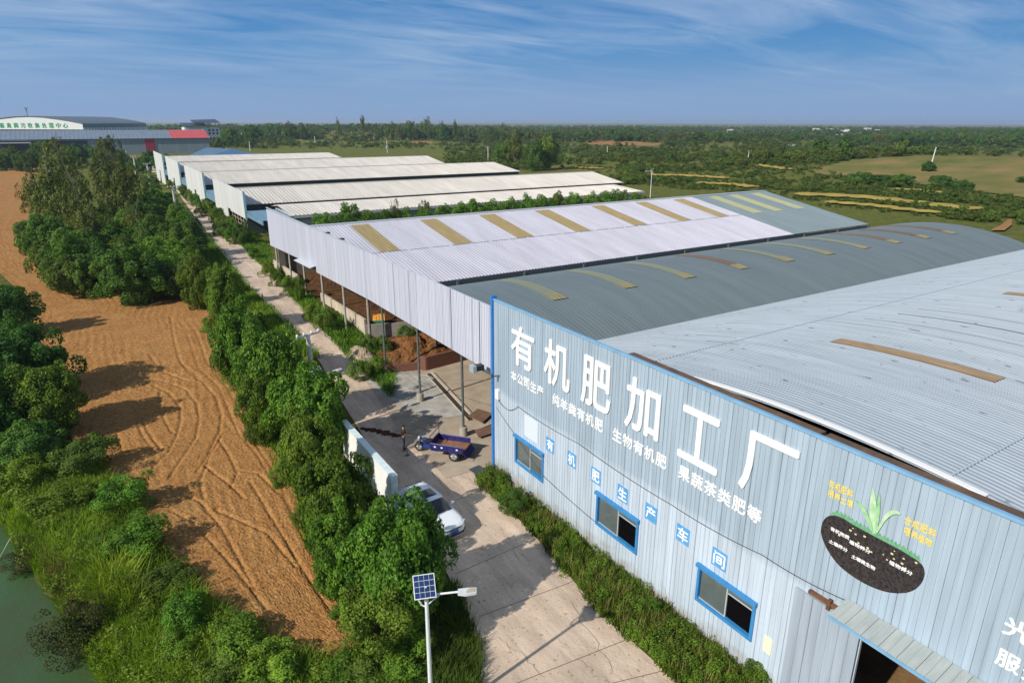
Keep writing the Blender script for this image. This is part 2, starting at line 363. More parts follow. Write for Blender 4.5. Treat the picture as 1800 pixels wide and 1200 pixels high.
# yard under and before the open shed
yard = mat('yard_concrete', (0.46, 0.385, 0.30), 0.92, col2=(0.34, 0.275, 0.205), scale=0.8, bump=0.02, bscale=8, spec=0.15, detail=8)
strip([(15.2, 31.2), (15.6, 40), (16.8, 49.3)], [(30, 30.7), (30, 40), (30, 48.6)], 0.075, 20, 20, 'concrete_yard', yard)
patch = mat('new_concrete', (0.50, 0.475, 0.43), 0.9, col2=(0.30, 0.29, 0.265), scale=0.9, bump=0.015, bscale=8, spec=0.15)
strip(GP([(645, 672), (690, 706), (735, 730), (775, 738)]), GP([(700, 655), (755, 660), (800, 703), (832, 728)]), 0.10, 14, 8, 'new_concrete_patch', patch)
dirt = mat('shed_dirt', (0.17, 0.085, 0.035), 0.95, col2=(0.07, 0.038, 0.018), scale=1.2, bump=0.12, bscale=5, spec=0.1, detail=8)
strip([(19.0, 49.4), (19.2, 60), (19.4, 86)], [(84, 49.4), (84, 60), (84, 84)], 0.06, 30, 30, 'shed_floor', dirt)
strip([(30.3, 30.9), (30.3, 49)], [(87, 30.9), (87, 49)], 0.06, 10, 20, 'arched_shed_floor', dirt)
strip([(18.8, -8), (18.8, 30.2)], [(87, -8), (87, 30.2)], 0.06, 10, 20, 'factory_floor', mat('factory_floor_soil', (0.26, 0.15, 0.06), 0.95, col2=(0.14, 0.08, 0.03), scale=1.0, bump=0.05, bscale=6))
# ploughed field with tractor tracks pressed into it
soil = mat('ploughed_soil', (0.455, 0.240, 0.086), 0.97, col2=(0.36, 0.175, 0.058), scale=0.8, bump=0.055, bscale=7.0, spec=0.08, detail=10)
def soil_specks():
    nt = soil.node_tree; b = nt.nodes['Principled BSDF']; src = b.inputs['Base Color'].links[0].from_socket; g = nt.nodes.new('ShaderNodeNewGeometry')
    n = nt.nodes.new('ShaderNodeTexNoise'); n.inputs['Scale'].default_value = 5.5; n.inputs['Detail'].default_value = 5; n.inputs['Roughness'].default_value = 0.75; nt.links.new(g.outputs['Position'], n.inputs['Vector'])
    r = nt.nodes.new('ShaderNodeValToRGB'); e = r.color_ramp.elements; e[0].position = 0.38; e[0].color = (0.42, 0.40, 0.38, 1); e[1].position = 0.56; e[1].color = (1.05, 1.05, 1.05, 1)
    nt.links.new(n.outputs[0], r.inputs[0]); ml = nt.nodes.new('ShaderNodeMixRGB'); ml.blend_type = 'MULTIPLY'; ml.inputs[0].default_value = 0.75
    nt.links.new(src, ml.inputs[1]); nt.links.new(r.outputs[0], ml.inputs[2])
    # thin straw and weeds in patches
    n2 = nt.nodes.new('ShaderNodeTexNoise'); n2.inputs['Scale'].default_value = 0.22; n2.inputs['Detail'].default_value = 6; nt.links.new(g.outputs['Position'], n2.inputs['Vector'])
    r2 = nt.nodes.new('ShaderNodeValToRGB'); r2.color_ramp.elements[0].position = 0.55; r2.color_ramp.elements[1].position = 0.75; r2.color_ramp.elements[1].color = (0.35, 0.35, 0.35, 1); nt.links.new(n2.outputs[0], r2.inputs[0])
    m2 = nt.nodes.new('ShaderNodeMixRGB'); m2.inputs[2].default_value = (0.27, 0.20, 0.075, 1); nt.links.new(r2.outputs[0], m2.inputs[0]); nt.links.new(ml.outputs[0], m2.inputs[1]); nt.links.new(m2.outputs[0], b.inputs['Base Color'])
soil_specks()
tracks = [[(300, 560), (307, 600), (315, 632), (327, 651), (352, 672)],
 [(270, 680), (300, 695), (317, 717), (319, 740), (310, 772), (295, 800), (272, 822), (262, 842)],
 [(262, 668), (295, 675), (327, 687), (347, 712), (351, 740), (345, 772), (322, 807), (297, 845)],
 [(250, 730), (257, 755), (270, 775), (284, 792)], [(385, 775), (400, 797), (412, 820), (418, 835), (405, 862)],
 [(360, 820), (380, 837), (402, 852), (430, 880)], [(318, 640), (350, 665), (380, 700), (390, 730), (387, 760), (360, 815), (347, 832)],
 [(330, 590), (350, 650), (385, 682), (405, 727), (420, 765), (455, 805), (500, 880), (545, 970), (600, 1060)],
 [(345, 585), (365, 640), (400, 682), (425, 730), (445, 775), (480, 830), (525, 920)], [(235, 712), (240, 740), (250, 765), (275, 800)],
 [(282, 692), (282, 720), (292, 745), (305, 765)], [(205, 760), (213, 790), (230, 815)], [(318, 870), (352, 885), (390, 930), (420, 985), (450, 1040)],
 [(440, 850), (480, 915), (530, 1000), (590, 1090)], [(300, 900), (340, 920), (420, 1010), (470, 1075)], [(420, 830), (455, 835), (490, 870)], [(380, 900), (470, 940), (520, 1000)],
 [(262, 625), (285, 655), (330, 672)], [(20, 420), (40, 455), (75, 500), (120, 530)], [(5, 430), (30, 470), (60, 510)], [(28, 400), (50, 450), (85, 490), (140, 530)],
 [(230, 870), (250, 905), (300, 945), (345, 1010)], [(390, 770), (372, 800), (352, 850), (360, 880)]]
TP = [resample(np.array(GP(t))[:, :2], 180) for t in tracks]
def field_relief(x, y):
    z = np.zeros_like(x); shp = x.shape; xf, yf = x.ravel(), y.ravel(); zz = np.zeros(len(xf))
    for T in TP:
        lo, hi = T.min(0)-0.8, T.max(0)+0.8
        s = np.where((xf > lo[0]) & (xf < hi[0]) & (yf > lo[1]) & (yf < hi[1]))[0]
        if not len(s): continue
        d = np.full(len(s), 9.0)
        for k in range(0, len(T)):
            d = np.minimum(d, np.hypot(xf[s]-T[k, 0], yf[s]-T[k, 1]))
        zz[s] += -0.070*np.exp(-(d/0.085)**2)+0.012*np.exp(-((d-0.22)/0.09)**2)
    o_ = np.argsort(fr_[:, 1]); lat = np.interp(yf, fr_[o_, 1], fr_[o_, 0])-xf; wob = 0.25*np.sin(yf*0.35)+0.12*np.sin(yf*0.9+xf)
    rows = (0.008+0.007*np.sin(xf*0.8+yf*0.33))*np.sin((lat+wob)*2*math.pi/0.62)
    clod = RNG.normal(0, 0.017, len(xf))
    return (zz+rows+clod).reshape(shp)
fr_ = np.array(GP([(640, 1110), (560, 960), (520, 850), (450, 750), (412, 640), (385, 565), (352, 508)]))[:, :2]
fl = GP([(630, 1185), (490, 1140), (330, 1020), (235, 905), (130, 780), (80, 690), (40, 520)])
fr = GP([(640, 1110), (560, 960), (520, 850), (450, 750), (412, 640), (385, 565), (352, 508)])
strip(fl, fr, 0.16, 820, 140, 'ploughed_field', soil, zf=field_relief)
fl2 = GP([(40, 520), (-80, 470), (-60, 400), (-30, 306)]); fr2 = GP([(352, 508), (120, 480), (50, 420), (40, 302)])
strip([fl[-1], (-16, 130), (-32, 200), (-60, 330)], [fr[-1]-np.array([.0, 0, 0]), (-4, 100), (-7, 140), (-13, 330)], 0.12, 200, 60, 'ploughed_field_far', soil, zf=lambda x, y: RNG.normal(0, 0.02, x.shape))
# pond
wm = mat('pond_water', (0.050, 0.115, 0.042), 0.28, col2=(0.055, 0.080, 0.030), scale=0.22, bump=0.02, bscale=4, spec=0.3)
pw = MB(); pw.quad((-70, -5, -1.15), (2, -5, -1.15), (2, 62, -1.15), (-70, 62, -1.15)); struct(pw, 'pond_water', wm)
# right hand side: grassy rise, straw terraces, bare patches
gm = mat('meadow_grass', (0.27, 0.19, 0.07), 0.95, stretch=(1, 2.2, 1), col2=(0.105, 0.135, 0.028), scale=0.045, bump=0.15, bscale=1.5, spec=0.1, detail=9)
strip(GP([(1420, 300), (1500, 283), (1600, 276), (1720, 277), (1900, 282)]), GP([(1440, 308), (1540, 318), (1660, 330), (1770, 345), (1980, 372)]), 0.3, 60, 24, 'meadow', gm)
straw = mat('straw_terrace', (0.50, 0.37, 0.085), 0.95, col2=(0.30, 0.24, 0.06), scale=0.35, bump=0.1, bscale=3, spec=0.1)
STRAW_LINES = []
for k, (px, w) in enumerate([([(1395, 343), (1500, 347), (1560, 353), (1640, 362), (1720, 371)], 6.5), ([(1450, 357), (1540, 364), (1600, 372), (1690, 380)], 4.5),
        ([(1130, 309), (1200, 310), (1280, 315)], 5), ([(1225, 323), (1290, 326), (1325, 331)], 4.5), ([(1570, 334), (1620, 337), (1665, 342)], 3.5), ([(1000, 295), (1060, 298)], 4), ([(1105, 279), (1130, 281)], 5), ([(1300, 288), (1390, 300)], 4)]):
    c = resample(np.array(GP(px))[:, :2], 40); d = np.gradient(c, axis=0); n = np.stack([-d[:, 1], d[:, 0]], -1); n /= np.linalg.norm(n, axis=1)[:, None]
    jit = 0.6+0.8*np.abs(np.sin(np.arange(40)*0.55+k)); jit[0] = jit[-1] = 0.05
    STRAW_LINES.append((c, n, w)); strip(c-n*(w*0.48*jit)[:, None], c+n*(w*0.48*jit)[:, None], 0.45, 39, 3, 'straw_terrace', straw)
bare = mat('bare_red_soil', (0.36, 0.18, 0.075), 0.95, col2=(0.25, 0.15, 0.06), scale=0.12, bump=0.1, bscale=2, spec=0.1)
for A, B in [([(1740, 408), (1760, 398), (1772, 388)], [(1765, 408), (1778, 398), (1778, 388)]), ([(1025, 249), (1080, 248), (1160, 252)], [(1035, 254), (1090, 257), (1165, 257)]),
             ([(1270, 243), (1320, 242)], [(1275, 247), (1325, 247)]), ([(625, 239), (660, 241)], [(625, 245), (660, 247)]), ([(560, 237), (620, 238)], [(560, 239), (620, 240)]), ([(705, 247), (760, 250)], [(705, 251), (760, 254)])]:
    strip(GP(A), GP(B), 0.35, 12, 6, 'bare_soil', bare)

# ================================================================== FACTORY
def ribs(y0, y1, z0, z1, X, mb, pitch=0.215, g=0.022, w=0.03, heavy=(), th=0.09):
    """solid cladding facing -X: upright grooves, z0 and z1 may be functions of y"""
    f0 = z0 if callable(z0) else (lambda y: z0); f1 = z1 if callable(z1) else (lambda y: z1)
    ys = [(y0, 0)]; k = math.ceil(y0/pitch)
    while k*pitch < y1-0.06:
        y = k*pitch
        if y > y0+0.06:
            hv = any(abs(y-h) < pitch/2 for h in heavy) or (k % 5 == 0)
            ww = w*1.5 if hv else w; gg = g*1.9 if hv else g
            ys += [(y-ww/2, 0), (y-ww*0.3, gg), (y+ww*0.3, gg), (y+ww/2, 0)]
        k += 1
    ys.append((y1, 0)); n = len(ys)
    vs = [(X+d, y, f0(y)) for y, d in ys]+[(X+d, y, f1(y)) for y, d in ys]
    vs += [(X+th, y, f0(y)) for y, d in ys]+[(X+th, y, f1(y)) for y, d in ys]
    fs = []
    for i in range(n-1):
        fs += [(i, i+1, n+i+1, n+i), (2*n+i, 3*n+i, 3*n+i+1, 2*n+i+1), (i, 2*n+i, 2*n+i+1, i+1), (n+i, n+i+1, 3*n+i+1, 3*n+i)]
    fs += [(0, n, 3*n, 2*n), (n-1, 3*n-1, 4*n-1, 2*n-1)]
    mb.add(vs, fs)
def ribroof(x0, x1, prof, mb, pitch=0.35, h=0.045, th=0.05, lift=0.0, x_slant=None):
    """sheet roof: profile (y,z) in the y-z plane, ribs running along the profile, spaced in x"""
    xs = [(x0, 0)]; k = math.ceil(x0/pitch)
    while k*pitch < x1-0.1:
        x = k*pitch
        if x > x0+0.1: xs += [(x-0.16*pitch, 0), (x-0.08*pitch, h), (x+0.08*pitch, h), (x+0.16*pitch, 0)]
        k += 1
    xs.append((x1, 0)); n, m_ = len(xs), len(prof)
    P = [(y, z+lift) for y, z in prof]
    vs = [(x, y, z+d) for x, d in xs for y, z in P]+[(x, y, z-th) for x in (x0, x1) for y, z in P]
    fs = [(i*m_+j, i*m_+j+1, (i+1)*m_+j+1, (i+1)*m_+j) for i in range(n-1) for j in range(m_-1)]
    b = n*m_
    fs += [(b+j, b+m_+j, b+m_+j+1, b+j+1) for j in range(m_-1)]
    fs += [(j, b+j, b+j+1, j+1) for j in range(m_-1)]+[((n-1)*m_+j, (n-1)*m_+j+1, b+m_+j+1, b+m_+j) for j in range(m_-1)]
    mb.add(vs, fs)
def arch(y0, z0, ya, za, y1, z1, n=18):
    out = []
    for i in range(n+1):
        t = i/n; y = y0+(y1-y0)*t
        if (y-ya)*(y0-ya) > 0: out.append((y, za-(za-z0)*((y-ya)/(y0-ya))**2))
        else: out.append((y, za-(za-z1)*((y-ya)/(y1-ya))**2))
    return out
def clad_mat(name, lo, hi, zsplit=None, rough=0.45, streak=0.06):
    mt = bpy.data.materials.new(name); mt.use_nodes = True; nt = mt.node_tree; b = nt.nodes['Principled BSDF']; b.inputs['Roughness'].default_value = rough; b.inputs['Specular IOR Level'].default_value = 0.35
    g = nt.nodes.new('ShaderNodeNewGeometry'); s = nt.nodes.new('ShaderNodeSeparateXYZ'); nt.links.new(g.outputs['Position'], s.inputs[0])
    mx = nt.nodes.new('ShaderNodeMixRGB'); mx.inputs[1].default_value = (*lo, 1); mx.inputs[2].default_value = (*hi, 1); mx.inputs[0].default_value = 1.0
    if zsplit:
        n = nt.nodes.new('ShaderNodeTexNoise'); n.inputs['Scale'].default_value = 0.7; n.inputs['Detail'].default_value = 3; nt.links.new(g.outputs['Position'], n.inputs['Vector'])
        a = nt.nodes.new('ShaderNodeMath'); a.operation = 'MULTIPLY_ADD'; a.inputs[1].default_value = 0.5; nt.links.new(n.outputs[0], a.inputs[0]); nt.links.new(s.outputs[2], a.inputs[2])
        r = nt.nodes.new('ShaderNodeMapRange'); r.inputs[1].default_value = zsplit; r.inputs[2].default_value = zsplit+0.4; nt.links.new(a.outputs[0], r.inputs[0]); nt.links.new(r.outputs[0], mx.inputs[0])
    mp = nt.nodes.new('ShaderNodeMapping'); mp.inputs['Scale'].default_value = (4.6, 4.6, 0.22); nt.links.new(g.outputs['Position'], mp.inputs[0])
    n2 = nt.nodes.new('ShaderNodeTexNoise'); n2.inputs['Scale'].default_value = 1.0; n2.inputs['Detail'].default_value = 6; nt.links.new(mp.outputs[0], n2.inputs['Vector'])
    r2 = nt.nodes.new('ShaderNodeValToRGB'); r2.color_ramp.elements[0].position = 0.3; r2.color_ramp.elements[1].position = 0.7
    r2.color_ramp.elements[0].color = (1-streak*2,)*3+(1,); r2.color_ramp.elements[1].color = (1+streak,)*3+(1,)
    nt.links.new(n2.outputs[0], r2.inputs[0])
    # every panel is a slightly different batch
    pn = nt.nodes.new('ShaderNodeMath'); pn.operation = 'MULTIPLY'; pn.inputs[1].default_value = 1/1.075; nt.links.new(s.outputs[1], pn.inputs[0])
    fl_ = nt.nodes.new('ShaderNodeMath'); fl_.operation = 'FLOOR'; nt.links.new(pn.outputs[0], fl_.inputs[0])
    wn = nt.nodes.new('ShaderNodeTexWhiteNoise'); wn.noise_dimensions = '1D'; nt.links.new(fl_.outputs[0], wn.inputs['W'])
    mr = nt.nodes.new('ShaderNodeMapRange'); mr.inputs[3].default_value = 0.95; mr.inputs[4].default_value = 1.05; nt.links.new(wn.outputs[0], mr.inputs[0])
    ml = nt.nodes.new('ShaderNodeMixRGB'); ml.blend_type = 'MULTIPLY'; ml.inputs[0].default_value = 1; nt.links.new(mx.outputs[0], ml.inputs[1]); nt.links.new(r2.outputs[0], ml.inputs[2])
    m3 = nt.nodes.new('ShaderNodeMixRGB'); m3.blend_type = 'MULTIPLY'; m3.inputs[0].default_value = 1; nt.links.new(ml.outputs[0], m3.inputs[1]); nt.links.new(mr.outputs[0], m3.inputs[2])
    dn = nt.nodes.new('ShaderNodeTexNoise'); dn.inputs['Scale'].default_value = 1.6; dn.inputs['Detail'].default_value = 7; nt.links.new(g.outputs['Position'], dn.inputs['Vector'])
    dz = nt.nodes.new('ShaderNodeMath'); dz.operation = 'MULTIPLY_ADD'; dz.inputs[1].default_value = 1.6; nt.links.new(dn.outputs[0], dz.inputs[0])
    ng = nt.nodes.new('ShaderNodeMath'); ng.operation = 'MULTIPLY'; ng.inputs[1].default_value = -0.9; nt.links.new(s.outputs[2], ng.inputs[0]); nt.links.new(ng.outputs[0], dz.inputs[2])
    dr_ = nt.nodes.new('ShaderNodeMapRange'); dr_.inputs[1].default_value = -0.15; dr_.inputs[2].default_value = 0.6; dr_.inputs[4].default_value = 0.7; nt.links.new(dz.outputs[0], dr_.inputs[0])
    m4 = nt.nodes.new('ShaderNodeMixRGB'); m4.inputs[2].default_value = (0.30, 0.24, 0.17, 1); nt.links.new(dr_.outputs[0], m4.inputs[0]); nt.links.new(m3.outputs[0], m4.inputs[1])
    nt.links.new(m4.outputs[0], b.inputs['Base Color'])
    # flattish oil-canning of thin sheet
    n3 = nt.nodes.new('ShaderNodeTexNoise'); n3.inputs['Scale'].default_value = 0.9; nt.links.new(g.outputs['Position'], n3.inputs['Vector'])
    bp = nt.nodes.new('ShaderNodeBump'); bp.inputs['Distance'].default_value = 0.03; bp.inputs['Strength'].default_value = 0.6; nt.links.new(n3.outputs[0], bp.inputs['Height']); nt.links.new(bp.outputs[0], b.inputs['Normal'])
    return mt
FXW = 18.18; FY1 = 30.56; FY0 = -8.5; FTOP = 10.62
facade_m = clad_mat('facade_blue_sheet', (0.49, 0.575, 0.66), (0.36, 0.45, 0.53), 5.35, 0.45, 0.085)
blue_trim = mat('blue_trim', (0.20, 0.39, 0.58), 0.5, var=0.12, scale=1.5)
blue_post = mat('blue_flashing', (0.025, 0.19, 0.55), 0.45, var=0.1)
white_letter = mat('white_letter', (0.86, 0.86, 0.84), 0.5)
steel = mat('galvanised_steel', (0.42, 0.44, 0.45), 0.5, var=0.12, scale=4)
rust = mat('rusty_iron', (0.20, 0.085, 0.04), 0.85, col2=(0.10, 0.05, 0.03), scale=4)
dark_steel = mat('dark_steel', (0.07, 0.09, 0.10), 0.55, var=0.15)
fac = thing('factory_building', (FXW, 12, 0), 'pale blue corrugated factory hall with big white characters and an arched ribbed roof', 'factory')
WIN = [(25.5, 28.24, 1.73, 3.40), (18.2, 21.05, 1.71, 3.42), (12.0, 14.72, 1.75, 3.40)]
DOOR = (2.3, 8.25, 0, 5.12)
w = MB(); cuts = sorted([(a, b, c, d) for a, b, c, d in WIN]+[DOOR])
y = FY0
for a, b, c, d in cuts:
    ribs(y, a, -0.3, FTOP, FXW, w)
    if c > 0: ribs(a, b, -0.3, c, FXW, w)
    ribs(a, b, d, FTOP, FXW, w); y = b
ribs(y, FY1, -0.3, FTOP, FXW, w)
w.build('front_wall', facade_m, fac)
sw = MB(); sw.box(FXW+0.1, 88.6, FY1-0.12, FY1, -0.3, 6.9); sw.box(FXW+0.1, 88.6, FY0, FY0+0.1, -0.3, 6.9); sw.box(88.6, 88.7, FY0, FY1, -0.3, 6.9)
sw.build('side_wall', facade_m, fac)
facroof = arch(FY1-0.05, 6.95, 11.0, 10.85, FY0, 6.95, 26)
roof_blue = mat('blue_roof_sheet', (0.34, 0.395, 0.445), 0.5, col2=(0.262, 0.31, 0.355), scale=0.7, stretch=(3.0, 0.25, 1), detail=6, spec=0.3)
def rib_dirt(mt, thr=0.30):
    """short dark dirt streaks running down the sheet"""
    nt = mt.node_tree; b = nt.nodes['Principled BSDF']; src = b.inputs['Base Color'].links[0].from_socket
    g = nt.nodes.new('ShaderNodeNewGeometry'); mp = nt.nodes.new('ShaderNodeMapping'); mp.inputs['Scale'].default_value = (5.5, 1.1, 0.4); nt.links.new(g.outputs['Position'], mp.inputs[0])
    n = nt.nodes.new('ShaderNodeTexNoise'); n.inputs['Scale'].default_value = 1.0; n.inputs['Detail'].default_value = 3; nt.links.new(mp.outputs[0], n.inputs['Vector'])
    r = nt.nodes.new('ShaderNodeValToRGB'); r.color_ramp.elements[0].position = thr-0.03; r.color_ramp.elements[1].position = thr+0.02; r.color_ramp.elements[0].color = (0.32, 0.34, 0.33, 1)
    nt.links.new(n.outputs[0], r.inputs[0])
    ml = nt.nodes.new('ShaderNodeMixRGB'); ml.blend_type = 'MULTIPLY'; ml.inputs[0].default_value = 0.8; nt.links.new(src, ml.inputs[1]); nt.links.new(r.outputs[0], ml.inputs[2]); nt.links.new(ml.outputs[0], b.inputs['Base Color'])
rib_dirt(roof_blue, 0.315)
w = MB(); ribroof(FXW+0.55, 88.9, facroof, w, pitch=0.21, h=0.036); w.build('roof', roof_blue, fac)
w = MB(); fe = [(y, z) for y, z in facroof if 4 < y < 17]; w.grid(lambda u, v: (FXW+0.34+0.26*v, np.interp(17-13*u, [p[0] for p in fe[::-1]], [p[1] for p in fe[::-1]]), np.interp(u, np.linspace(0, 1, len(fe)), [p[1] for p in fe])+0.055-0.02*v), 2, 1) if False else None
ys = np.linspace(16.5, 6.2, 24); zz = [10.85-3.9*((yy-11)/19.5)**2 for yy in ys]
for i in range(23):
    w.prism([(FXW+0.50, ys[i], zz[i]+0.04), (FXW+0.50, ys[i+1], zz[i+1]+0.04), (FXW+0.50, ys[i+1], zz[i+1]+0.085), (FXW+0.50, ys[i], zz[i]+0.085)], (0.20, 0, 0))
w.build('edge_flashing', mat('white_flashing', (0.82, 0.83, 0.82), 0.5), fac)
# the roof's cross joints and one tan light strip
w = MB()
for yj in (19.6, 7.2):
    z = 10.85-3.9*((yj-11)/19.5)**2; w.box(FXW+0.5, 88.5, yj-0.03, yj+0.03, z+0.03, z+0.040)
w.build('roof_seam', mat('pale_seam', (0.42, 0.50, 0.56), 0.5), fac)
tan_sk = mat('tan_skylight', (0.29, 0.205, 0.115), 0.6, col2=(0.19, 0.13, 0.075), scale=1.5, stretch=(6, 0.6, 1))
dim_sk = mat('green_skylight', (0.175, 0.205, 0.150), 0.6, col2=(0.20, 0.215, 0.135), scale=1.2)
yel_sk = mat('yellow_skylight', (0.40, 0.40, 0.22), 0.6, col2=(0.35, 0.355, 0.19), scale=1.2)
def sub_prof(prof, ya, yb, n=12):
    pr = sorted(prof); return [(yy, float(np.interp(yy, [p[0] for p in pr], [p[1] for p in pr]))) for yy in np.linspace(ya, yb, n)]
w = MB(); ribroof(27.35, 28.25, sub_prof(facroof, 16.3, 9.7), w, pitch=0.18, h=0.03, th=0.02, lift=0.045); w.build('skylight', tan_sk, fac)
w = MB(); ribroof(44.0, 44.9, sub_prof(facroof, 16.3, 9.7), w, pitch=0.18, h=0.03, th=0.02, lift=0.045); w.build('skylight', tan_sk, fac)
# lifted sheet edges: thin dark lines along the ribs
for (x, ya, yb) in [(25.6, 22.5, 20.0), (29.6, 24, 20.2), (31.5, 19.2, 9.0), (33.0, 18.0, 6.0), (35.2, 17.5, 3.0), (37.0, 17.4, 3.0), (28.3, 9.4, 4.0), (24.4, 20.8, 18.9)]:
    w = MB(); pr = sub_prof(facroof, ya, yb, 10)
    for i in range(9):
        w.prism([(x, pr[i][0], pr[i][1]+0.03), (x+0.025, pr[i][0], pr[i][1]+0.03), (x+0.025, pr[i][0], pr[i][1]+0.055), (x, pr[i][0], pr[i][1]+0.055)], (0, pr[i+1][0]-pr[i][0], pr[i+1][1]-pr[i][1]))
    w.build('lifted_sheet_edge', mat('dark_gap', (0.19, 0.22, 0.235), 0.8), fac)
w = MB(); w.box(FXW-0.05, FXW+0.09, FY0, FY1+0.02, FTOP, FTOP+0.10); w.build('top_trim', blue_trim, fac)
w = MB()
for a, b in [(-8, -1.2), (-1.05, 4.4), (4.55, 10.6), (10.75, 19.7)]: w.box(FXW+0.10, FXW+0.48, a, b, FTOP-0.25, FTOP+0.08)
w.build('parapet_gutter', mat('brown_gutter', (0.16, 0.095, 0.055), 0.85, col2=(0.075, 0.055, 0.04), scale=2), fac)
w = MB(); w.box(FXW-0.10, FXW+0.20, FY1+0.005, FY1+0.20, -0.1, FTOP+0.22); w.build('corner_post', blue_post, fac)
# windows
glass = mat('window_glass', (0.10, 0.125, 0.125), 0.12, var=0.15, scale=0.8, spec=0.8); screen = mat('dark_interior_screen', (0.004, 0.004, 0.005), 0.9, spec=0.0)  # screen is coloured black to stand for the unlit interior of the open half
alu = mat('window_aluminium', (0.45, 0.47, 0.47), 0.4)
win_blue = mat('window_blue', (0.04, 0.23, 0.50), 0.45, var=0.12, scale=3)
for k, (a, b, c, d) in enumerate(WIN):
    w = MB(); X0, X1 = FXW-0.07, FXW+0.12
    w.box(X0, X1, a-0.02, b+0.02, c-0.05, c+0.09); w.box(X0, X1, a-0.02, a+0.10, c+0.09, d-0.09); w.box(X0, X1, b-0.10, b+0.02, c+0.09, d-0.09); w.box(X0-0.10, X1, a-0.06, b+0.06, d-0.09, d+0.05)
    fr_ = w.build('window', win_blue, fac)
    w = MB(); mid = (a+b)/2-0.05; w.box(FXW+0.035, FXW+0.055, mid+0.03, b-0.13, c+0.12, d-0.12); w.build('pane', glass, fr_)
    w = MB(); w.box(FXW+0.075, FXW+0.09, a+0.12, mid-0.02, c+0.12, d-0.50); w.build('open_half' if k else 'pane', screen if k else glass, fr_)
    w = MB(); w.box(FXW+0.060, FXW+0.072, a+0.12, mid-0.02, d-0.44, d-0.12); w.build('fixed_pane', glass, fr_)
    w = MB(); w.box(FXW+0.02, FXW+0.07, mid-0.02, mid+0.03, c+0.09, d-0.09); w.box(FXW+0.02, FXW+0.06, mid+0.03, b-0.1, c+0.09, c+0.12); w.box(FXW+0.02, FXW+0.06, mid+0.03, b-0.1, d-0.12, d-0.09)
    w.box(FXW+0.058, FXW+0.075, a+0.1, mid-0.02, d-0.50, d-0.44); w.build('sash', alu, fr_)
# sliding door, rail, canopy
ds = MB(); ribs(8.27, 10.57, 0.05, 5.15, FXW-0.13, ds, pitch=0.33, th=0.05); door = ds.build('sliding_door', clad_mat('door_sheet', (0.34, 0.40, 0.47), (0.34, 0.40, 0.47), None, 0.5, 0.1), fac, label='pale grey sheet sliding door pushed to the left')
w = MB(); w.box(FXW-0.16, FXW-0.03, 8.9, 10.1, 5.24, 5.36); w.box(FXW-0.2, FXW-0.02, 9.3, 9.42, 5.1, 5.45); w.box(FXW-0.2, FXW-0.02, 8.95, 9.05, 5.1, 5.48); w.build('door_rail', rust, fac)
w = MB()
for i in range(30):
    y1_ = 8.9-i*0.26; w.prism([(FXW-0.02, y1_, 5.78), (FXW-0.92, y1_, 5.58), (FXW-0.92, y1_-0.25, 5.58), (FXW-0.02, y1_-0.25, 5.78)], (0, 0, 0.035 if i % 2 else 0.022))
w.build('door_canopy', mat('canopy_sheet', (0.40, 0.44, 0.42), 0.6, col2=(0.31, 0.35, 0.34), scale=1.5, stretch=(0.6, 4, 1)), fac)
w = MB(); w.box(FXW-0.98, FXW-0.93, 1.0, 8.9, 5.50, 5.60); w.build('canopy_edge', blue_trim, fac)
# characters
BIG = [('有', 27.56, 2.12, 9.78, 7.62), ('机', 24.49, 2.05, 9.86, 7.58), ('肥', 21.49, 2.0, 9.90, 7.55), ('加', 18.45, 1.98, 9.88, 7.55), ('工', 15.34, 1.92, 9.70, 7.52), ('厂', 12.29, 2.10, 9.88, 7.60)]
for ch, yc, wd, t_, b_ in BIG:
    wall_text(ch, yc, (t_+b_)/2, wd, t_-b_, FXW-0.015, white_letter, 'sign_character', fac, 0.05, 0.036)
def row(s, y0, y1, zc, h, m, name, depth=0.02, bold=0.012):
    n = len(s); wd = abs(y0-y1)/n
    mb = MB()
    for i, ch in enumerate(s):
        t = text_mesh(ch, wd*0.86, h, depth, bold); yc = y0-(i+0.5)*wd
        mb.add([(FXW-0.005-d, yc-a, zc+b) for a, b, d in t.v], t.f)
    return mb.build(name, m, fac, fix=False)
row('本公司生产', 28.75, 25.6, 6.84, 0.56, white_letter, 'sign_line')
row('纯羊粪有机肥', 24.85, 20.85, 6.83, 0.58, white_letter, 'sign_line')
row('生物有机肥', 20.25, 16.85, 6.83, 0.58, white_letter, 'sign_line')
row('果蔬茶类肥等', 16.25, 12.25, 6.83, 0.58, white_letter, 'sign_line')
row('光', 5.0, 4.2, 7.78, 0.56, white_letter, 'sign_line'); row('服务', 4.95, 3.75, 6.80, 0.5, white_letter, 'sign_line')
tile_blue = mat('tile_blue', (0.10, 0.33, 0.62), 0.5, var=0.15, scale=4)
for ch, yc in zip('有机肥生产车间', (24.95, 23.11, 21.24, 19.35, 17.54, 15.70, 13.82)):
    w = MB(); w.box(FXW-0.012, FXW+0.001, yc-0.355, yc+0.355, 3.76, 4.54); tl = w.build('sign_tile', tile_blue, fac)
    wall_text(ch, yc, 4.15, 0.54, 0.58, FXW-0.012, white_letter, 'tile_character', tl, 0.006, 0.012)
w = MB(); w.box(FXW-0.012, FXW, 26.1, 27.36, 3.72, 4.98); w.build('blank_notice', mat('white_paper', (0.62, 0.69, 0.74), 0.6), fac)
w = MB(); w.box(FXW-0.03, FXW, 11.15, 11.5, 1.72, 2.4); w.build('small_notice', mat('cream_paper', (0.70, 0.72, 0.55), 0.6), fac)
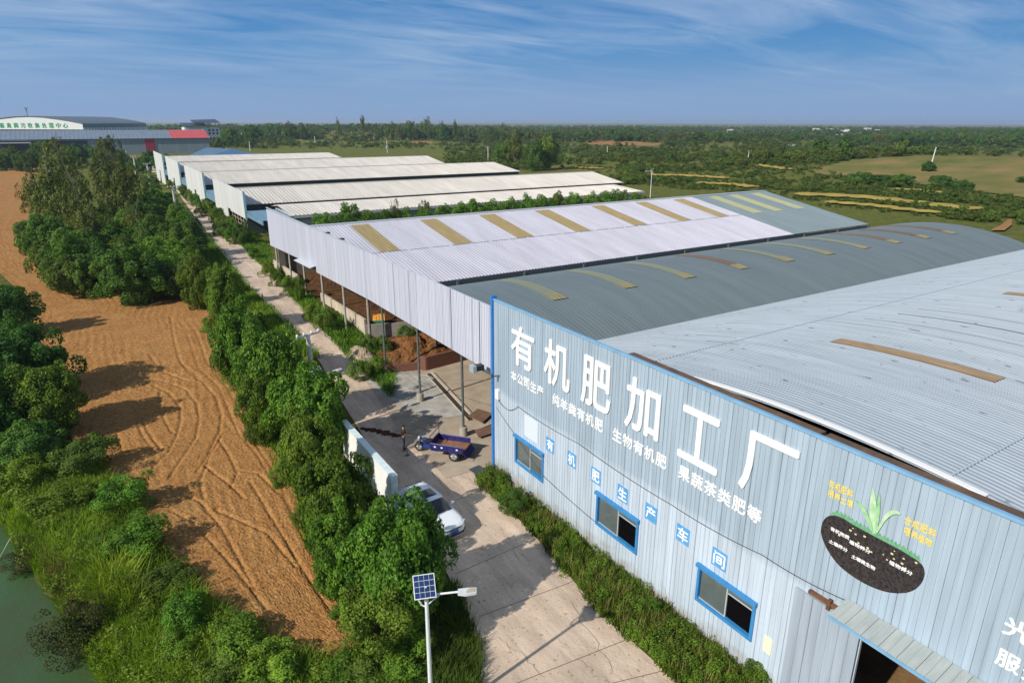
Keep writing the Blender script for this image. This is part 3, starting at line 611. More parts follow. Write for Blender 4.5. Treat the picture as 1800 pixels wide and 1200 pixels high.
# mural of soil and seedling
def flat(px, X, m, name, parent, th=0.008, smooth=True):
    for k in range(2 if smooth else 0):
        px = [q for i in range(len(px)) for q in ((0.75*px[i][0]+0.25*px[(i+1) % len(px)][0], 0.75*px[i][1]+0.25*px[(i+1) % len(px)][1]), (0.25*px[i][0]+0.75*px[(i+1) % len(px)][0], 0.25*px[i][1]+0.75*px[(i+1) % len(px)][1]))]
    P = [FX(a, b, X) for a, b in px]; w = MB(); w.prism(P, (th, 0, 0)); return w.build(name, m, parent)
mural_soil = mat('mural_soil', (0.050, 0.038, 0.038), 0.85, col2=(0.004, 0.0035, 0.0035), scale=11, detail=3)
bean = flat([(1462, 904), (1449, 910), (1443, 925), (1443, 940), (1453, 965), (1473, 993), (1500, 1014), (1530, 1031), (1563, 1042), (1597, 1042), (1617, 1030), (1626, 1012), (1624, 996), (1615, 986), (1583, 966), (1537, 942), (1500, 922), (1480, 909)], FXW-0.012, mural_soil, 'soil_picture', fac)
g1 = mat('mural_grass', (0.06, 0.30, 0.12), 0.7, col2=(0.22, 0.42, 0.26), scale=18)
gl = [(1460, 903), (1480, 909), (1500, 922), (1537, 942), (1583, 966), (1615, 986)]
tp = []
gp = resample(np.array(gl, float), 46)
for i, (a, b) in enumerate(gp): tp.append((a+3, b-(4 if i % 2 else 9)+(5 if i in (0, 45) else 0)))
flat(gl+tp[::-1], FXW-0.024, g1, 'grass_picture', fac, smooth=False)
pale = mat('seedling_pale', (0.58, 0.72, 0.50), 0.6, col2=(0.30, 0.55, 0.28), scale=3); deep = mat('seedling_green', (0.15, 0.44, 0.18), 0.6, col2=(0.42, 0.62, 0.36), scale=3)
flat([(1533, 938), (1528, 915), (1529, 880), (1533, 852), (1539, 872), (1542, 900), (1539, 938)], FXW-0.034, pale, 'seedling_leaf', fac)
flat([(1538, 938), (1540, 905), (1543, 880), (1546, 862), (1548, 885), (1545, 915), (1541, 938)], FXW-0.044, deep, 'seedling_leaf', fac)
flat([(1533, 936), (1522, 912), (1510, 888), (1500, 876), (1515, 885), (1529, 908), (1536, 936)], FXW-0.054, deep, 'seedling_leaf', fac)
flat([(1538, 936), (1550, 913), (1560, 898), (1575, 895), (1586, 905), (1572, 902), (1556, 913), (1542, 938)], FXW-0.064, pale, 'seedling_leaf', fac)
yel = mat('yellow_letter', (0.75, 0.62, 0.18), 0.6)
row('有机肥料', 10.12, 8.75+0.55, 9.30, 0.26, yel, 'picture_caption', 0.012, 0.006); row('喂养土壤', 10.08, 9.25, 8.98, 0.24, yel, 'picture_caption', 0.012, 0.006)
row('合成肥料', 7.78, 6.9, 9.30, 0.26, yel, 'picture_caption', 0.012, 0.006); row('喂养植物', 7.72, 6.95, 8.97, 0.24, yel, 'picture_caption', 0.012, 0.006)
for s, (px, py), wd in [('有机物质', (1477, 936), 0.62), ('土壤养分', (1474, 958), 0.62), ('植物养分', (1512, 960), 0.66), ('土壤微生物', (1518, 987), 0.74), ('植物养分', (1584, 997), 0.66)]:
    p = FX(px, py, FXW); t = text_mesh(s, wd, 0.13, 0.006, 0.004)
    mb = MB(); mb.add([(FXW-0.016-d, p[1]-a, p[2]+b) for a, b, d in t.v], t.f); mb.build('picture_caption', white_letter, bean, fix=False)
rs = random.Random(3)
for k in range(18):
    a, b = gp[rs.randrange(2, 44)]; p = FX(a+rs.uniform(-6, 6), b+rs.uniform(6, 34), FXW); s = rs.uniform(0.018, 0.038)
    sp = MB(); sp.box(FXW-0.017, FXW-0.012, p[1]-s, p[1]+s, p[2]-s*0.7, p[2]+s*0.7); sp.build('painted_grain', mat('grain_yellow', (0.72, 0.66, 0.38), 0.6), bean)

# ================================================================== ARCHED SHED
ash = thing('arched_shed', (FXW, 40, 0), 'open shed with a grey arched roof between the blue factory and the gabled shed', 'shed')
fascia_m = clad_mat('fascia_white_sheet', (0.565, 0.585, 0.67), (0.565, 0.585, 0.67), None, 0.45, 0.045)
agrey = mat('grey_roof_sheet', (0.158, 0.195, 0.201), 0.5, col2=(0.130, 0.163, 0.168), scale=0.35, stretch=(3, 0.3, 1), spec=0.4)
brown_sk = mat('brown_skylight', (0.175, 0.125, 0.085), 0.65, col2=(0.12, 0.085, 0.06), scale=1.5)
aprof = arch(49.75, 6.35, 40.2, 8.30, FY1+0.22, 6.75, 20)
w = MB(); ribroof(FXW+0.3, 88.8, aprof, w, pitch=0.35, h=0.014); w.build('roof', agrey, ash)
for i, (x, mt_) in enumerate([(18.75, brown_sk), (26.6, dim_sk), (33.2, dim_sk), (39.6, dim_sk), (46.2, brown_sk), (52.4, dim_sk), (58.6, dim_sk), (64.6, dim_sk), (70.4, brown_sk), (76.2, brown_sk), (82.0, brown_sk)]):
    w = MB(); ribroof(x, x+1.25, sub_prof(aprof, 44.2, 36.6), w, pitch=0.35, h=0.028, th=0.015, lift=0.04); sk = w.build('skylight', mt_, ash)
    w = MB(); ribroof(x+0.05, x+1.3, sub_prof(aprof, 37.7, 36.5, 4), w, pitch=0.35, h=0.028, th=0.015, lift=0.058); w.build('skylight_patch', mat('patch_ochre', (0.255, 0.235, 0.125), 0.6, col2=(0.22, 0.18, 0.09), scale=2), sk)
hv = [FX(a, b, FXW)[1] for a, b in ((692, 500), (719, 520), (793, 570), (843, 620))]
w = MB(); ribs(30.80, 50.78, 6.2, lambda y: 10.17, FXW, w, pitch=0.2, g=0.045, w=0.06, heavy=hv, th=0.11); w.build('front_panel', fascia_m, ash)
for h in hv+[33.1]:
    w = MB(); w.box(FXW-0.012, FXW+0.04, h-0.014, h+0.014, 6.21, 10.16); w.build('panel_seam', mat('seam_shadow_gap', (0.22, 0.23, 0.27), 0.7), ash)
w = MB(); w.box(FXW+0.08, FXW+0.26, 30.85, 50.7, 6.12, 6.28); w.box(FXW+0.08, FXW+0.2, 30.85, 50.7, 9.9, 10.02); w.build('panel_beam', dark_steel, ash)
post_m = mat('post_steel', (0.10, 0.125, 0.125), 0.5, var=0.15); conc = mat('cast_concrete', (0.42, 0.38, 0.32), 0.9, col2=(0.30, 0.27, 0.22), scale=3, bump=0.01, bscale=12)
for yy in (35.6, 42.4, 49.2):
    w = MB(); w.tube([(18.75, yy, 0.7), (18.75, yy, 6.5)], 0.085, 10); p = w.build('post', post_m, ash)
    w = MB(); w.tube([(18.75, yy, -0.05), (18.75, yy, 0.72)], 0.27, 14); w.build('post_footing', conc, p)
w = MB(); w.box(FXW+0.5, 88.6, 49.80, 49.92, 6.1, 6.92); w.build('gutter_board', mat('gutter_shade', (0.045, 0.062, 0.070), 0.7), ash)  # near-black colour paints in the shade of the valley gap between the roofs
w = MB()
for k in range(11): w.box(FXW+0.8+6.9*k, FXW+1.05+6.9*k, 49.60, 49.79, 6.2, 6.95)
w.build('gutter_bracket', dark_steel, ash)
# trusses under the arch
w = MB()
for x in np.arange(25, 88, 7.0): w.tube([(x, y, z-0.12) for y, z in aprof[::3]], 0.06, 6)
w.build('roof_truss', dark_steel, ash)
# ================================================================== GABLED SHED
gsh = thing('gabled_shed', (FXW, 67, 1.8), 'long open shed with a white ribbed gable roof striped by tan skylights', 'shed')
gprof = [(50.0, 7.02), (56, 8.06), (62, 9.10), (67.2, 10.0), (72.5, 9.10), (78, 8.15), (84.3, 7.05)]
white_roof = mat('white_roof_sheet', (0.53, 0.525, 0.595), 0.5, col2=(0.43, 0.425, 0.48), scale=0.35, stretch=(2.5, 0.3, 1), spec=0.4)
w = MB(); ribroof(FXW+0.2, 72.6, gprof, w, pitch=0.35, h=0.045); w.build('roof', white_roof, gsh)
grey_roof = mat('gabled_grey_sheet', (0.215, 0.27, 0.285), 0.5, col2=(0.175, 0.225, 0.24), scale=0.35, stretch=(2.5, 0.3, 1), spec=0.4)
w = MB(); ribroof(72.62, 88.7, gprof, w, pitch=0.35, h=0.03); w.build('grey_roof', grey_roof, gsh, label='grey far end of the roof')
w = MB()
for k in range(24): w.box(FXW+0.3+k*2.26, FXW+2.3+k*2.26, 58.0, 58.05, 8.40, 8.475)
w.build('sheet_lap', mat('lap_grey', (0.33, 0.33, 0.37), 0.6), gsh)
w = MB(); w.box(FXW+0.25, 88.7, 66.95, 67.45, 9.99, 10.08); w.build('ridge_cap', mat('ridge_white', (0.55, 0.56, 0.60), 0.5), gsh)
for x in (22.3, 30.2, 37.6, 45.3, 53.9, 61.3, 68.2):
    w = MB(); ribroof(x, x+2.1, sub_prof(gprof, 66.4, 58.2, 3), w, pitch=0.35, h=0.045, th=0.015, lift=0.03); w.build('skylight', mat('gold_skylight', (0.36, 0.28, 0.125), 0.55, col2=(0.27, 0.205, 0.09), scale=1.0, stretch=(4, 0.5, 1)), gsh)
for x in (75.2, 79.6, 84.4):
    w = MB(); ribroof(x, x+1.9, sub_prof(gprof, 66.4, 58.2, 3), w, pitch=0.35, h=0.03, th=0.015, lift=0.03); w.build('skylight', yel_sk, gsh)
w = MB()
ribs(65.0, 84.0, lambda y: 6.35-0.04*(y-65), lambda y: 10.12-0.004*(y-50), FXW, w, pitch=0.2, g=0.05, w=0.065, th=0.11)
ribs(50.84, 65.0, lambda y: 6.18-0.029*(y-50.84), lambda y: 10.18-0.004*(y-50), FXW, w, pitch=0.2, g=0.05, w=0.065, th=0.11)
w.build('front_panel', fascia_m, gsh)
w = MB(); w.box(FXW-0.03, FXW+0.12, 50.9, 84.05, 10.13, 10.20); w.build('panel_cap', mat('cap_grey', (0.45, 0.50, 0.55), 0.5), gsh)
w = MB(); w.prism([(FXW-0.02, 65.05, 6.36), (FXW-0.02, 71, 6.12), (FXW-0.6, 71, 6.0), (FXW-0.6, 65.05, 6.2)], (0, 0, 0.06)); w.build('side_canopy', mat('canopy_white', (0.48, 0.51, 0.54), 0.5), gsh)
w = MB()
for yy, x in ((57.0, 0), (73.5, 0), (61.0, 0)): w.box(FXW+0.06, FXW+0.5, yy, yy+0.3, 10.1, 10.26)
w.build('panel_bracket', dark_steel, gsh)
for yy in (83.6, 77.4, 71.6, 65.2, 58.6):
    w = MB(); w.tube([(18.7, yy, float(zg(18.7, yy))-0.1), (18.7, yy, 7.0)], 0.11, 8); w.build('post', mat('pale_post', (0.36, 0.36, 0.33), 0.6, var=0.15), gsh)
w = MB(); w.box(88.5, 88.62, 50.2, 84, 1.0, 4.6); w.box(19, 88.5, 83.9, 84.1, 1.0, 6.2); w.build('back_wall', mat('block_wall', (0.30, 0.26, 0.22), 0.9, col2=(0.2, 0.17, 0.14), scale=1.5), gsh)
w = MB()
for x in np.arange(24, 88, 7.0):
    w.tube([(x, 50.2, 6.8), (x, 84, 6.8)], 0.06, 6); w.tube([(x, 50.2, 1), (x, 50.2, 6.8)], 0.1, 6)
w.build('roof_truss', dark_steel, gsh)
wall_m = mat('rendered_wall', (0.58, 0.50, 0.40), 0.9, col2=(0.42, 0.34, 0.25), scale=1.3, stretch=(1, 1, 0.5), bump=0.01, bscale=6)
def low_wall(pts, top_z, label, m=wall_m, th=0.24, drop=0.3):
    mb = MB()
    for (x0, y0), (x1, y1) in zip(pts[:-1], pts[1:]):
        d = np.array([x1-x0, y1-y0]); d /= np.linalg.norm(d); n = np.array([-d[1], d[0]])*th/2
        P = [(x0+n[0], y0+n[1]), (x1+n[0], y1+n[1]), (x1-n[0], y1-n[1]), (x0-n[0], y0-n[1])]
        lo = [float(zg(a, b))-drop for a, b in P]; hi = top_z if callable(top_z) else (lambda a, b: top_z)
        mb.add([(a, b, l) for (a, b), l in zip(P, lo)]+[(a, b, hi(a, b)) for a, b in P], [(3,2,1,0), (4,5,6,7), (0,1,5,4), (1,2,6,5), (2,3,7,6), (3,0,4,7)])
    return top(mb, 'low_wall', m, label, 'wall')
low_wall([(19.9, 56.6), (19.5, 68.6)], 2.75, 'cream rendered low wall under the front panel of the gabled shed, the longer nearer one')
low_wall([(19.5, 77.4), (19.3, 88.6)], 2.95, 'short cream low wall behind shrubs at the far end of the gabled shed front')
low_wall([(19.9, 56.6), (24.5, 55.2)], 2.2, 'grey return wall running into the gabled shed from its cream low wall', mat('grey_render', (0.33, 0.31, 0.28), 0.9, col2=(0.24, 0.22, 0.2), scale=2))
brick = mat('brick_red', (0.24, 0.10, 0.065), 0.9, col2=(0.15, 0.065, 0.045), scale=7, bump=0.02, bscale=14)
low_wall([(17.5, 49.4), (21.4, 48.4)], lambda x, y: float(zg(x, y))+0.75, 'low red brick wall beside the road at the yard edge', brick)
low_wall([(21.4, 48.45), (21.9, 48.0), (27.5, 48.6)], lambda x, y: float(zg(x, y))+1.25, 'taller red brick wall holding back the heap of brown earth', brick)
def heap(cx, cy, rx, ry, h, name, m, label, cat, n=46, seed=1):
    r = random.Random(seed); mb = MB(); V = []
    for i in range(n+1):
        for j in range(n+1):
            u, v = 2*i/n-1, 2*j/n-1; x, y = cx+u*rx, cy+v*ry; d = min(1, math.hypot(u, v))
            nz = mnoise.fractal(Vector((x*0.7, y*0.7, seed)), 1.0, 2.0, 5)
            z = float(zg(x, y))-0.05+max(0, (1-d**2.2))*h*(0.8+0.45*nz)+(0.12*r.random() if d < 0.95 else 0)
            V.append((x, y, z))
    F = [(i*(n+1)+j, (i+1)*(n+1)+j, (i+1)*(n+1)+j+1, i*(n+1)+j+1) for i in range(n) for j in range(n)]
    # closed underneath
    k = len(V); V += [(x, y, float(zg(x, y))-0.3) for x, y in ((cx-rx, cy-ry), (cx+rx, cy-ry), (cx+rx, cy+ry), (cx-rx, cy+ry))]; F.append((k+3, k+2, k+1, k))
    mb.v = V; mb.f = F; return top(mb, name, m, label, cat)
earth = mat('heap_earth', (0.27, 0.125, 0.045), 0.95, col2=(0.12, 0.058, 0.024), scale=1.5, bump=0.15, bscale=5, spec=0.08, detail=8)
heap(24.0, 52.0, 5.2, 3.4, 1.45, 'earth_heap', earth, 'heap of orange brown earth behind the brick wall under the white panels', 'heap', seed=2)
manure = mat('manure_dark', (0.115, 0.055, 0.025), 0.95, col2=(0.05, 0.028, 0.016), scale=1.5, bump=0.15, bscale=5, spec=0.08, detail=8)
heap(29, 63, 7.5, 5.0, 2.4, 'manure_heap', manure, 'broad dark manure heap lying in the shade inside the gabled shed', 'heap', seed=5)
heap(27, 77, 6.5, 5.5, 2.2, 'manure_heap', manure, 'dark brown manure heap at the far end inside the gabled shed', 'heap', seed=7)
p = G(637, 628); heap(p[0], p[1], 1.2, 2.0, 0.85, 'lime_heap', mat('pale_lime', (0.46, 0.37, 0.26), 0.95, col2=(0.27, 0.21, 0.14), scale=2, bump=0.06, bscale=6), 'pale heap of lime and rubble on the grassy verge beside the road', 'heap', seed=9)

A, B = G(636, 753), G(706, 768); sp_ = MB(); n_ = 26; rr_ = random.Random(8); d = (B-A)/np.linalg.norm(B-A); nn = np.array([-d[1], d[0], 0])
rows_ = []
for i in range(n_+1):
    c = A+(B-A)*i/n_+nn*rr_.uniform(-0.1, 0.1); wd_ = (0.16+0.22*math.sin(math.pi*i/n_))*rr_.uniform(0.6, 1.25)
    rows_.append([(c[0]+nn[0]*wd_*t, c[1]+nn[1]*wd_*t, 0.045+(0.07+0.05*rr_.random())*(1-t*t)) for t in (-1, -0.5, 0, 0.5, 1)])
sp_.v = [p for r in rows_ for p in r]; sp_.f = [(i*5+j, i*5+j+1, (i+1)*5+j+1, (i+1)*5+j) for i in range(n_) for j in range(4)]
top(sp_, 'manure_trail', mat('manure_dark', (0.115, 0.055, 0.025), 0.95), 'dark trail of spilled manure on the road between the white panel wall and the man', 'manure trail')
# ================================================================== WHITE LIVESTOCK SHEDS
SX = 21.5
cream = mat('cream_roof_sheet', (0.62, 0.59, 0.535), 0.55, col2=(0.49, 0.46, 0.41), scale=0.28, stretch=(2.5, 0.3, 1), spec=0.3)
shed_white = clad_mat('shed_white_wall', (0.60, 0.62, 0.60), (0.60, 0.62, 0.60), None, 0.6, 0.05)
aqua = mat('aqua_edge', (0.30, 0.52, 0.55), 0.6); shade_wall = mat('shed_side_wall_shade', (0.05, 0.075, 0.07), 0.8, var=0.2, scale=1); link_m = mat('blue_link_sheet', (0.14, 0.24, 0.33), 0.55, var=0.1, scale=1, stretch=(4, .5, 1))  # shade_wall: eave shade on the side walls put into their dark colour
wood = mat('weathered_wood', (0.30, 0.25, 0.19), 0.9, var=0.25, scale=5)
#  fascia y0..y1 (None: hidden), eave and ridge heights, right end
SHEDS = [(115.0, 143.0, 118.6, 129.6, 141.6, 6.85, 8.55, 103.5, 'white cream-roofed shed nearest to the gabled shed that shows its own white front panel'),
         (155.5, 183.0, 161.0, 175.2, 188.5, 6.85, 8.6, 103.5, 'third cream-roofed livestock shed counted from the gabled shed'),
         (194.0, 222.0, 205.0, 218.0, 230.0, 6.9, 8.7, 104.5, 'fourth cream-roofed livestock shed counted from the gabled shed'),
         (231.0, 256.0, 236.5, 250.0, 262.0, 8.0, 9.1, 97.0, 'farthest cream-roofed livestock shed, closest to the grey building with red panels')]
# right ends measured on the roof corners
XE = [float(FZ(1034, 301, 8.55)[0]), float(FZ(867, 285, 8.6)[0]), float(FZ(751, 274, 8.7)[0]), float(FZ(584, 269, 9.1)[0])]
for k, (f0, f1, e0, rg, e1, ze, zr, xe, lab) in enumerate(SHEDS):
    xe = XE[k]
    s = thing('livestock_shed', (SX, (f0+f1)/2, float(zg(SX, f0))), lab, 'shed', 'white livestock sheds in a row')
    w = MB(); ribroof(SX+0.3, xe, [(e0-0.5, ze-0.06), ((e0+rg)/2, (ze+zr)/2), (rg, zr), ((e1+rg)/2, (ze+zr)/2), (e1+0.5, ze-0.06)], w, pitch=0.62, h=0.10); w.build('roof', cream, s)
    w = MB(); w.box(SX+0.4, xe, rg-0.22, rg+0.22, zr+0.045, zr+0.11); w.build('ridge_cap', mat('ridge_cream', (0.50, 0.47, 0.42), 0.6), s)
    zgd = float(zg(SX, (f0+f1)/2))-1.0
    w = MB()
    ym = f0+(f1-f0)*0.45   # doorway in the front wall
    ribs(f0, ym, (lambda y: 4.9) if k == 0 else (lambda y: zgd), lambda y: 9.25+0.01*(y-115), SX, w, pitch=0.6, g=0.03, w=0.05, th=0.15)
    ribs(ym, ym+2.6, 5.2, lambda y: 9.25+0.01*(y-115), SX, w, pitch=0.6, g=0.03, w=0.05, th=0.15)
    ribs(ym+2.6, f1, zgd, lambda y: 9.25+0.01*(y-115), SX, w, pitch=0.6, g=0.03, w=0.05, th=0.15)
    w.build('front_panel', shed_white, s)
    w = MB(); w.box(SX-0.05, SX+0.3, f0-0.12, f0-0.01, 4.8 if k == 0 else zgd, 9.3+0.01*(f0-115)); w.build('panel_edge', aqua, s)
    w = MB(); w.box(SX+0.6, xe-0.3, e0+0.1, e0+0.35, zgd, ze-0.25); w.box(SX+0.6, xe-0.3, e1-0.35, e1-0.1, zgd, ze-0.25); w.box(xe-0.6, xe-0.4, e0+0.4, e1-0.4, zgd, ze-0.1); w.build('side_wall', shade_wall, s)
    if k == 0:
        w = MB()
        for yy in np.arange(f0+0.2, f0+13, 2.4): w.tube([(SX+0.2, yy, 1.4), (SX+0.2, yy, 5.2)], 0.09, 6)
        for zz in (2.6, 3.4, 4.2): w.tube([(SX+0.15, f0, zz), (SX+0.15, f0+12, zz)], 0.06, 5)
        w.build('timber_frame', wood, s)
    # low link roof that fills the gap to the next shed towards the camera
    w = MB(); ribroof(SX+0.2, SX+(15 if k == 0 else 7), [(f0-11.2, 5.9), (f0-0.2, 6.15)], w, pitch=0.5, h=0.05); w.box(SX+0.25, SX+0.4, f0-11.2, f0-0.3, 4.6 if k else 5.2, 5.88); w.build('link_roof', link_m, s)
# shed A, behind the gabled shed's hedge
s = thing('livestock_shed', (27, 101, 1.8), 'cream-roofed shed whose near eave overhangs the green hedge behind the gabled shed', 'shed', 'white livestock sheds in a row')
XA = float(FZ(1076, 324, 7.0)[0])
w = MB(); ribroof(26.2, XA, [(103.8, 6.35), (108.5, 6.68), (113.0, 7.0), (117.0, 6.5)], w, pitch=0.62, h=0.10); w.build('roof', cream, s)
w = MB(); w.box(26.2, XA, 103.72, 103.84, 5.95, 6.27); w.build('gutter', mat('gutter_pale', (0.45, 0.47, 0.46), 0.6), s)
w = MB(); w.box(26.6, XA-0.4, 104.3, 104.5, 1.0, 6.2); w.box(26.6, 26.8, 104.6, 116.0, 1.0, 6.3); w.box(XA-0.5, XA-0.3, 104.6, 116.0, 1.0, 6.3); w.build('side_wall', mat('shed_pale_wall', (0.40, 0.42, 0.40), 0.8, var=0.2, scale=0.7), s)

# ================================================================== FAR BUILDINGS ON THE LEFT
fb = thing('grey_warehouse', (20, 440, 1.8), 'long low grey warehouse with a red roof end behind the trees at far left', 'warehouse')
xl, xr = -78.0, 67.3; Yf = 440
grey_wall = mat('grey_wall_sheet', (0.25, 0.30, 0.32), 0.7, col2=(0.19, 0.235, 0.26), scale=0.25, stretch=(2.5, 1, 0.3))
w = MB(); w.box(xl, xr, Yf, Yf+0.3, 0, 10.9); w.box(xr-0.3, xr, Yf+0.3, Yf+42, 0, 10.9); w.box(xl, xr, Yf+42, Yf+42.3, 0, 10.9); w.build('wall', grey_wall, fb)
xs = 47.5
w = MB(); pr = arch(Yf-0.8, 10.7, Yf+21, 15.0, Yf+43, 10.7, 12)
ribroof(xl-0.5, xs, pr, w, pitch=2.0, h=0.06); w.build('roof', mat('warehouse_roof', (0.17, 0.215, 0.27), 0.55, var=0.1, scale=0.3), fb)
w = MB(); ribroof(xs+0.02, xr+0.2, pr, w, pitch=2.0, h=0.06); w.build('red_roof', mat('red_roof', (0.50, 0.085, 0.09), 0.6, var=0.12, scale=0.4), fb, label='bright red end of the roof')
w = MB(); w.box(33.6, 38.4, Yf-0.25, Yf-0.02, 0.3, 10.6); w.build('red_panel', mat('red_panel', (0.32, 0.02, 0.035), 0.6, var=0.15), fb)
w = MB(); w.box(xr+0.2, xr+0.35, Yf-0.8, Yf+43, 10.5, 11.2)
w.prism([(xr+0.21, Yf-0.8, 10.8), (xr+0.21, Yf+21, 15.2), (xr+0.21, Yf+43, 10.8)], (0.3, 0, 0)); w.build('gable_end', mat('white_gable', (0.62, 0.64, 0.63), 0.6), fb)
w = MB(); w.box(-34, 6.0, Yf-0.12, Yf-0.01, 6.3, 9.9); w.build('window_band', mat('dark_window_band', (0.03, 0.045, 0.07), 0.3), fb)
w = MB(); w.prism([(-31.5, Yf-0.2, 8.9), (-20, Yf-0.2, 8.9), (-20.5, Yf-0.2, 3.2), (-29.5, Yf-0.2, 3.2)], (0, -3.5, 0)); bay = w.build('dark_bay', mat('bay_dark', (0.025, 0.03, 0.03), 0.8), fb)
w = MB(); w.box(-32.5, -19.2, Yf-4.6, Yf-0.3, 8.95, 9.25); w.build('bay_canopy', mat('bay_white', (0.6, 0.6, 0.58), 0.6), bay)
# white gabled hall with green characters, turned so that its long side shows
P1 = FY(146, 226, 560); 
Pr = np.array([P1[0], 556.0]); u = np.array([math.cos(rad(-32)), math.sin(rad(-32))]); Wd = 74.0; Pl = Pr-u*Wd; v = np.array([-u[1], u[0]])
dk = ray(258, 226); Ld = float(np.linalg.solve(np.array([[v[0], -dk[0]], [v[1], -dk[1]]]), -Pr)[0])
hl = thing('white_hall', (float(Pr[0]), 556, 1.8), 'large white gabled hall with green characters, on the skyline at left', 'hall')
def HP(a, b, z): p = Pl+u*a+v*b; return (p[0], p[1], z)
gab = [(0, 18.3), (0.10, 19.6), (0.25, 21.4), (0.40, 22.6), (0.52, 22.9), (0.64, 22.5), (0.78, 21.2), (0.9, 19.8), (1.0, 18.3)]
w = MB(); w.prism([HP(t*Wd, 0, z) for t, z in gab]+[HP(Wd, 0, 14.4), HP(0, 0, 14.4)], (v[0]*0.4, v[1]*0.4, 0)); w.build('gable_wall', mat('hall_white', (0.74, 0.76, 0.74), 0.6), hl)
w = MB(); n = len(gab); w.add([HP(t*Wd, -0.6, z+0.25) for t, z in gab]+[HP(t*Wd, Ld, z+0.25) for t, z in gab]+[HP(t*Wd, -0.6, z) for t, z in gab]+[HP(t*Wd, Ld, z) for t, z in gab],
   [(i, i+1, n+i+1, n+i) for i in range(n-1)]+[(2*n+i, 3*n+i, 3*n+i+1, 2*n+i+1) for i in range(n-1)]+[(i, 2*n+i, 2*n+i+1, i+1) for i in range(n-1)]+[(n+i, n+i+1, 3*n+i+1, 3*n+i) for i in range(n-1)]+[(0, n, 3*n, 2*n), (n-1, 3*n-1, 4*n-1, 2*n-1)])
w.build('roof', mat('hall_roof', (0.115, 0.155, 0.19), 0.6, var=0.1, scale=0.2), hl)
w = MB(); w.prism([HP(Wd-0.4, 0.5, 15.6), HP(Wd, 0.5, 15.6), HP(Wd, 0.5, 18.2), HP(Wd-0.4, 0.5, 18.2)], (v[0]*(Ld-1), v[1]*(Ld-1), 0)); w.build('side_wall', mat('hall_side', (0.15, 0.22, 0.24), 0.7, var=0.1), hl)
w = MB(); w.prism([HP(2, 6, 0), HP(Wd-6, 6, 0), HP(Wd-6, 6, 14.2), HP(2, 6, 14.2)], (v[0]*2, v[1]*2, 0)); w.prism([HP(Wd-3, 6, 0), HP(Wd-2.6, 6, 0), HP(Wd-2.6, 6, 15.5), HP(Wd-3, 6, 15.5)], (v[0]*(Ld-8), v[1]*(Ld-8), 0)); w.build('dark_opening', mat('hall_dark', (0.02, 0.03, 0.03), 0.8), hl)
w = MB()
for k in range(24):
    b = 1+k*(Ld-2)/23; w.prism([HP(Wd-0.9, b, 0), HP(Wd, b, 0), HP(Wd, b, 15.6), HP(Wd-0.9, b, 15.6)], (v[0]*2.0, v[1]*2.0, 0))
w.build('column', mat('hall_column', (0.70, 0.72, 0.72), 0.6), hl)
grn = mat('green_letter', (0.02, 0.30, 0.12), 0.6)
mb = MB(); chars = '畜禽粪污收集处理中心'
R3 = np.array([[u[0], 0, u[1]], [u[1], 0, -u[0]], [0, 1, 0]])
for i, ch in enumerate(chars):
    t = text_mesh(ch, 3.1, 3.3, 0.05, 0.10); px = 3+12.4*i; 
    # how far along the wall this photo position lies
    d = ray(px, 219); A = np.array([[u[0], -d[0]], [u[1], -d[1]]]); s_, _ = np.linalg.solve(A, -Pl)
    c = Pl+u*s_; nx, ny_ = u[1], -u[0]
    mb.add([(c[0]+a*u[0]+(dd+0.05)*nx, c[1]+a*u[1]+(dd+0.05)*ny_, 17.0+b) for a, b, dd in t.v], t.f)
mb.build('sign_line', grn, hl, fix=False)
ant = MB(); c = HP(0.46*Wd, 6, 0); ant.tube([(c[0], c[1], 15), (c[0], c[1], 28.5)], 0.18, 5); ant.tube([(c[0]-1.1, c[1], 28.2), (c[0]+1.3, c[1], 28.2)], 0.2, 5); ant.tube([(c[0]+0.5, c[1], 26.5), (c[0]-0.6, c[1], 27.4)], 0.25, 5)
top(ant, 'antenna_mast', dark_steel, 'thin dark antenna mast rising behind the white hall roof at far left', 'mast')
# white house with solar roof
hs = thing('white_house', (88, 620, 1.8), 'white flat-roofed house with dark solar panels on the roof, right of the grey warehouse', 'house')
wh = mat('house_white', (0.66, 0.66, 0.64), 0.7)
w = MB(); w.box(76.5, 93, 612, 630, 0, 15.3); w.box(93.1, 103, 614, 632, 0, 15.0); w.build('wall', wh, hs)
w = MB(); w.prism([(76, 610, 15.9), (94, 610, 15.9), (94, 632, 18.2), (76, 632, 18.2)], (0, 0, 0.5)); w.prism([(84, 612, 18.6), (103.5, 612, 18.8), (103.5, 632, 21.2), (84, 632, 20.6)], (0, 0, 0.4)); w.build('solar_roof', mat('solar_dark', (0.045, 0.06, 0.08), 0.4), hs)
w = MB()
for x in (85, 94, 102.8): w.box(x, x+0.35, 613, 613.4, 15.2, 18.6); w.box(x, x+0.35, 630, 630.4, 15.2, 20.4)
w.build('roof_post', dark_steel, hs)
w = MB()
for x in (94.3, 97.2, 100.1): 
    for z in (6.5, 10.5, 13.0): w.box(x, x+1.7, 613.9, 614.1, z-0.9, z+0.9)
w.build('window', mat('far_window', (0.04, 0.055, 0.07), 0.3), hs)
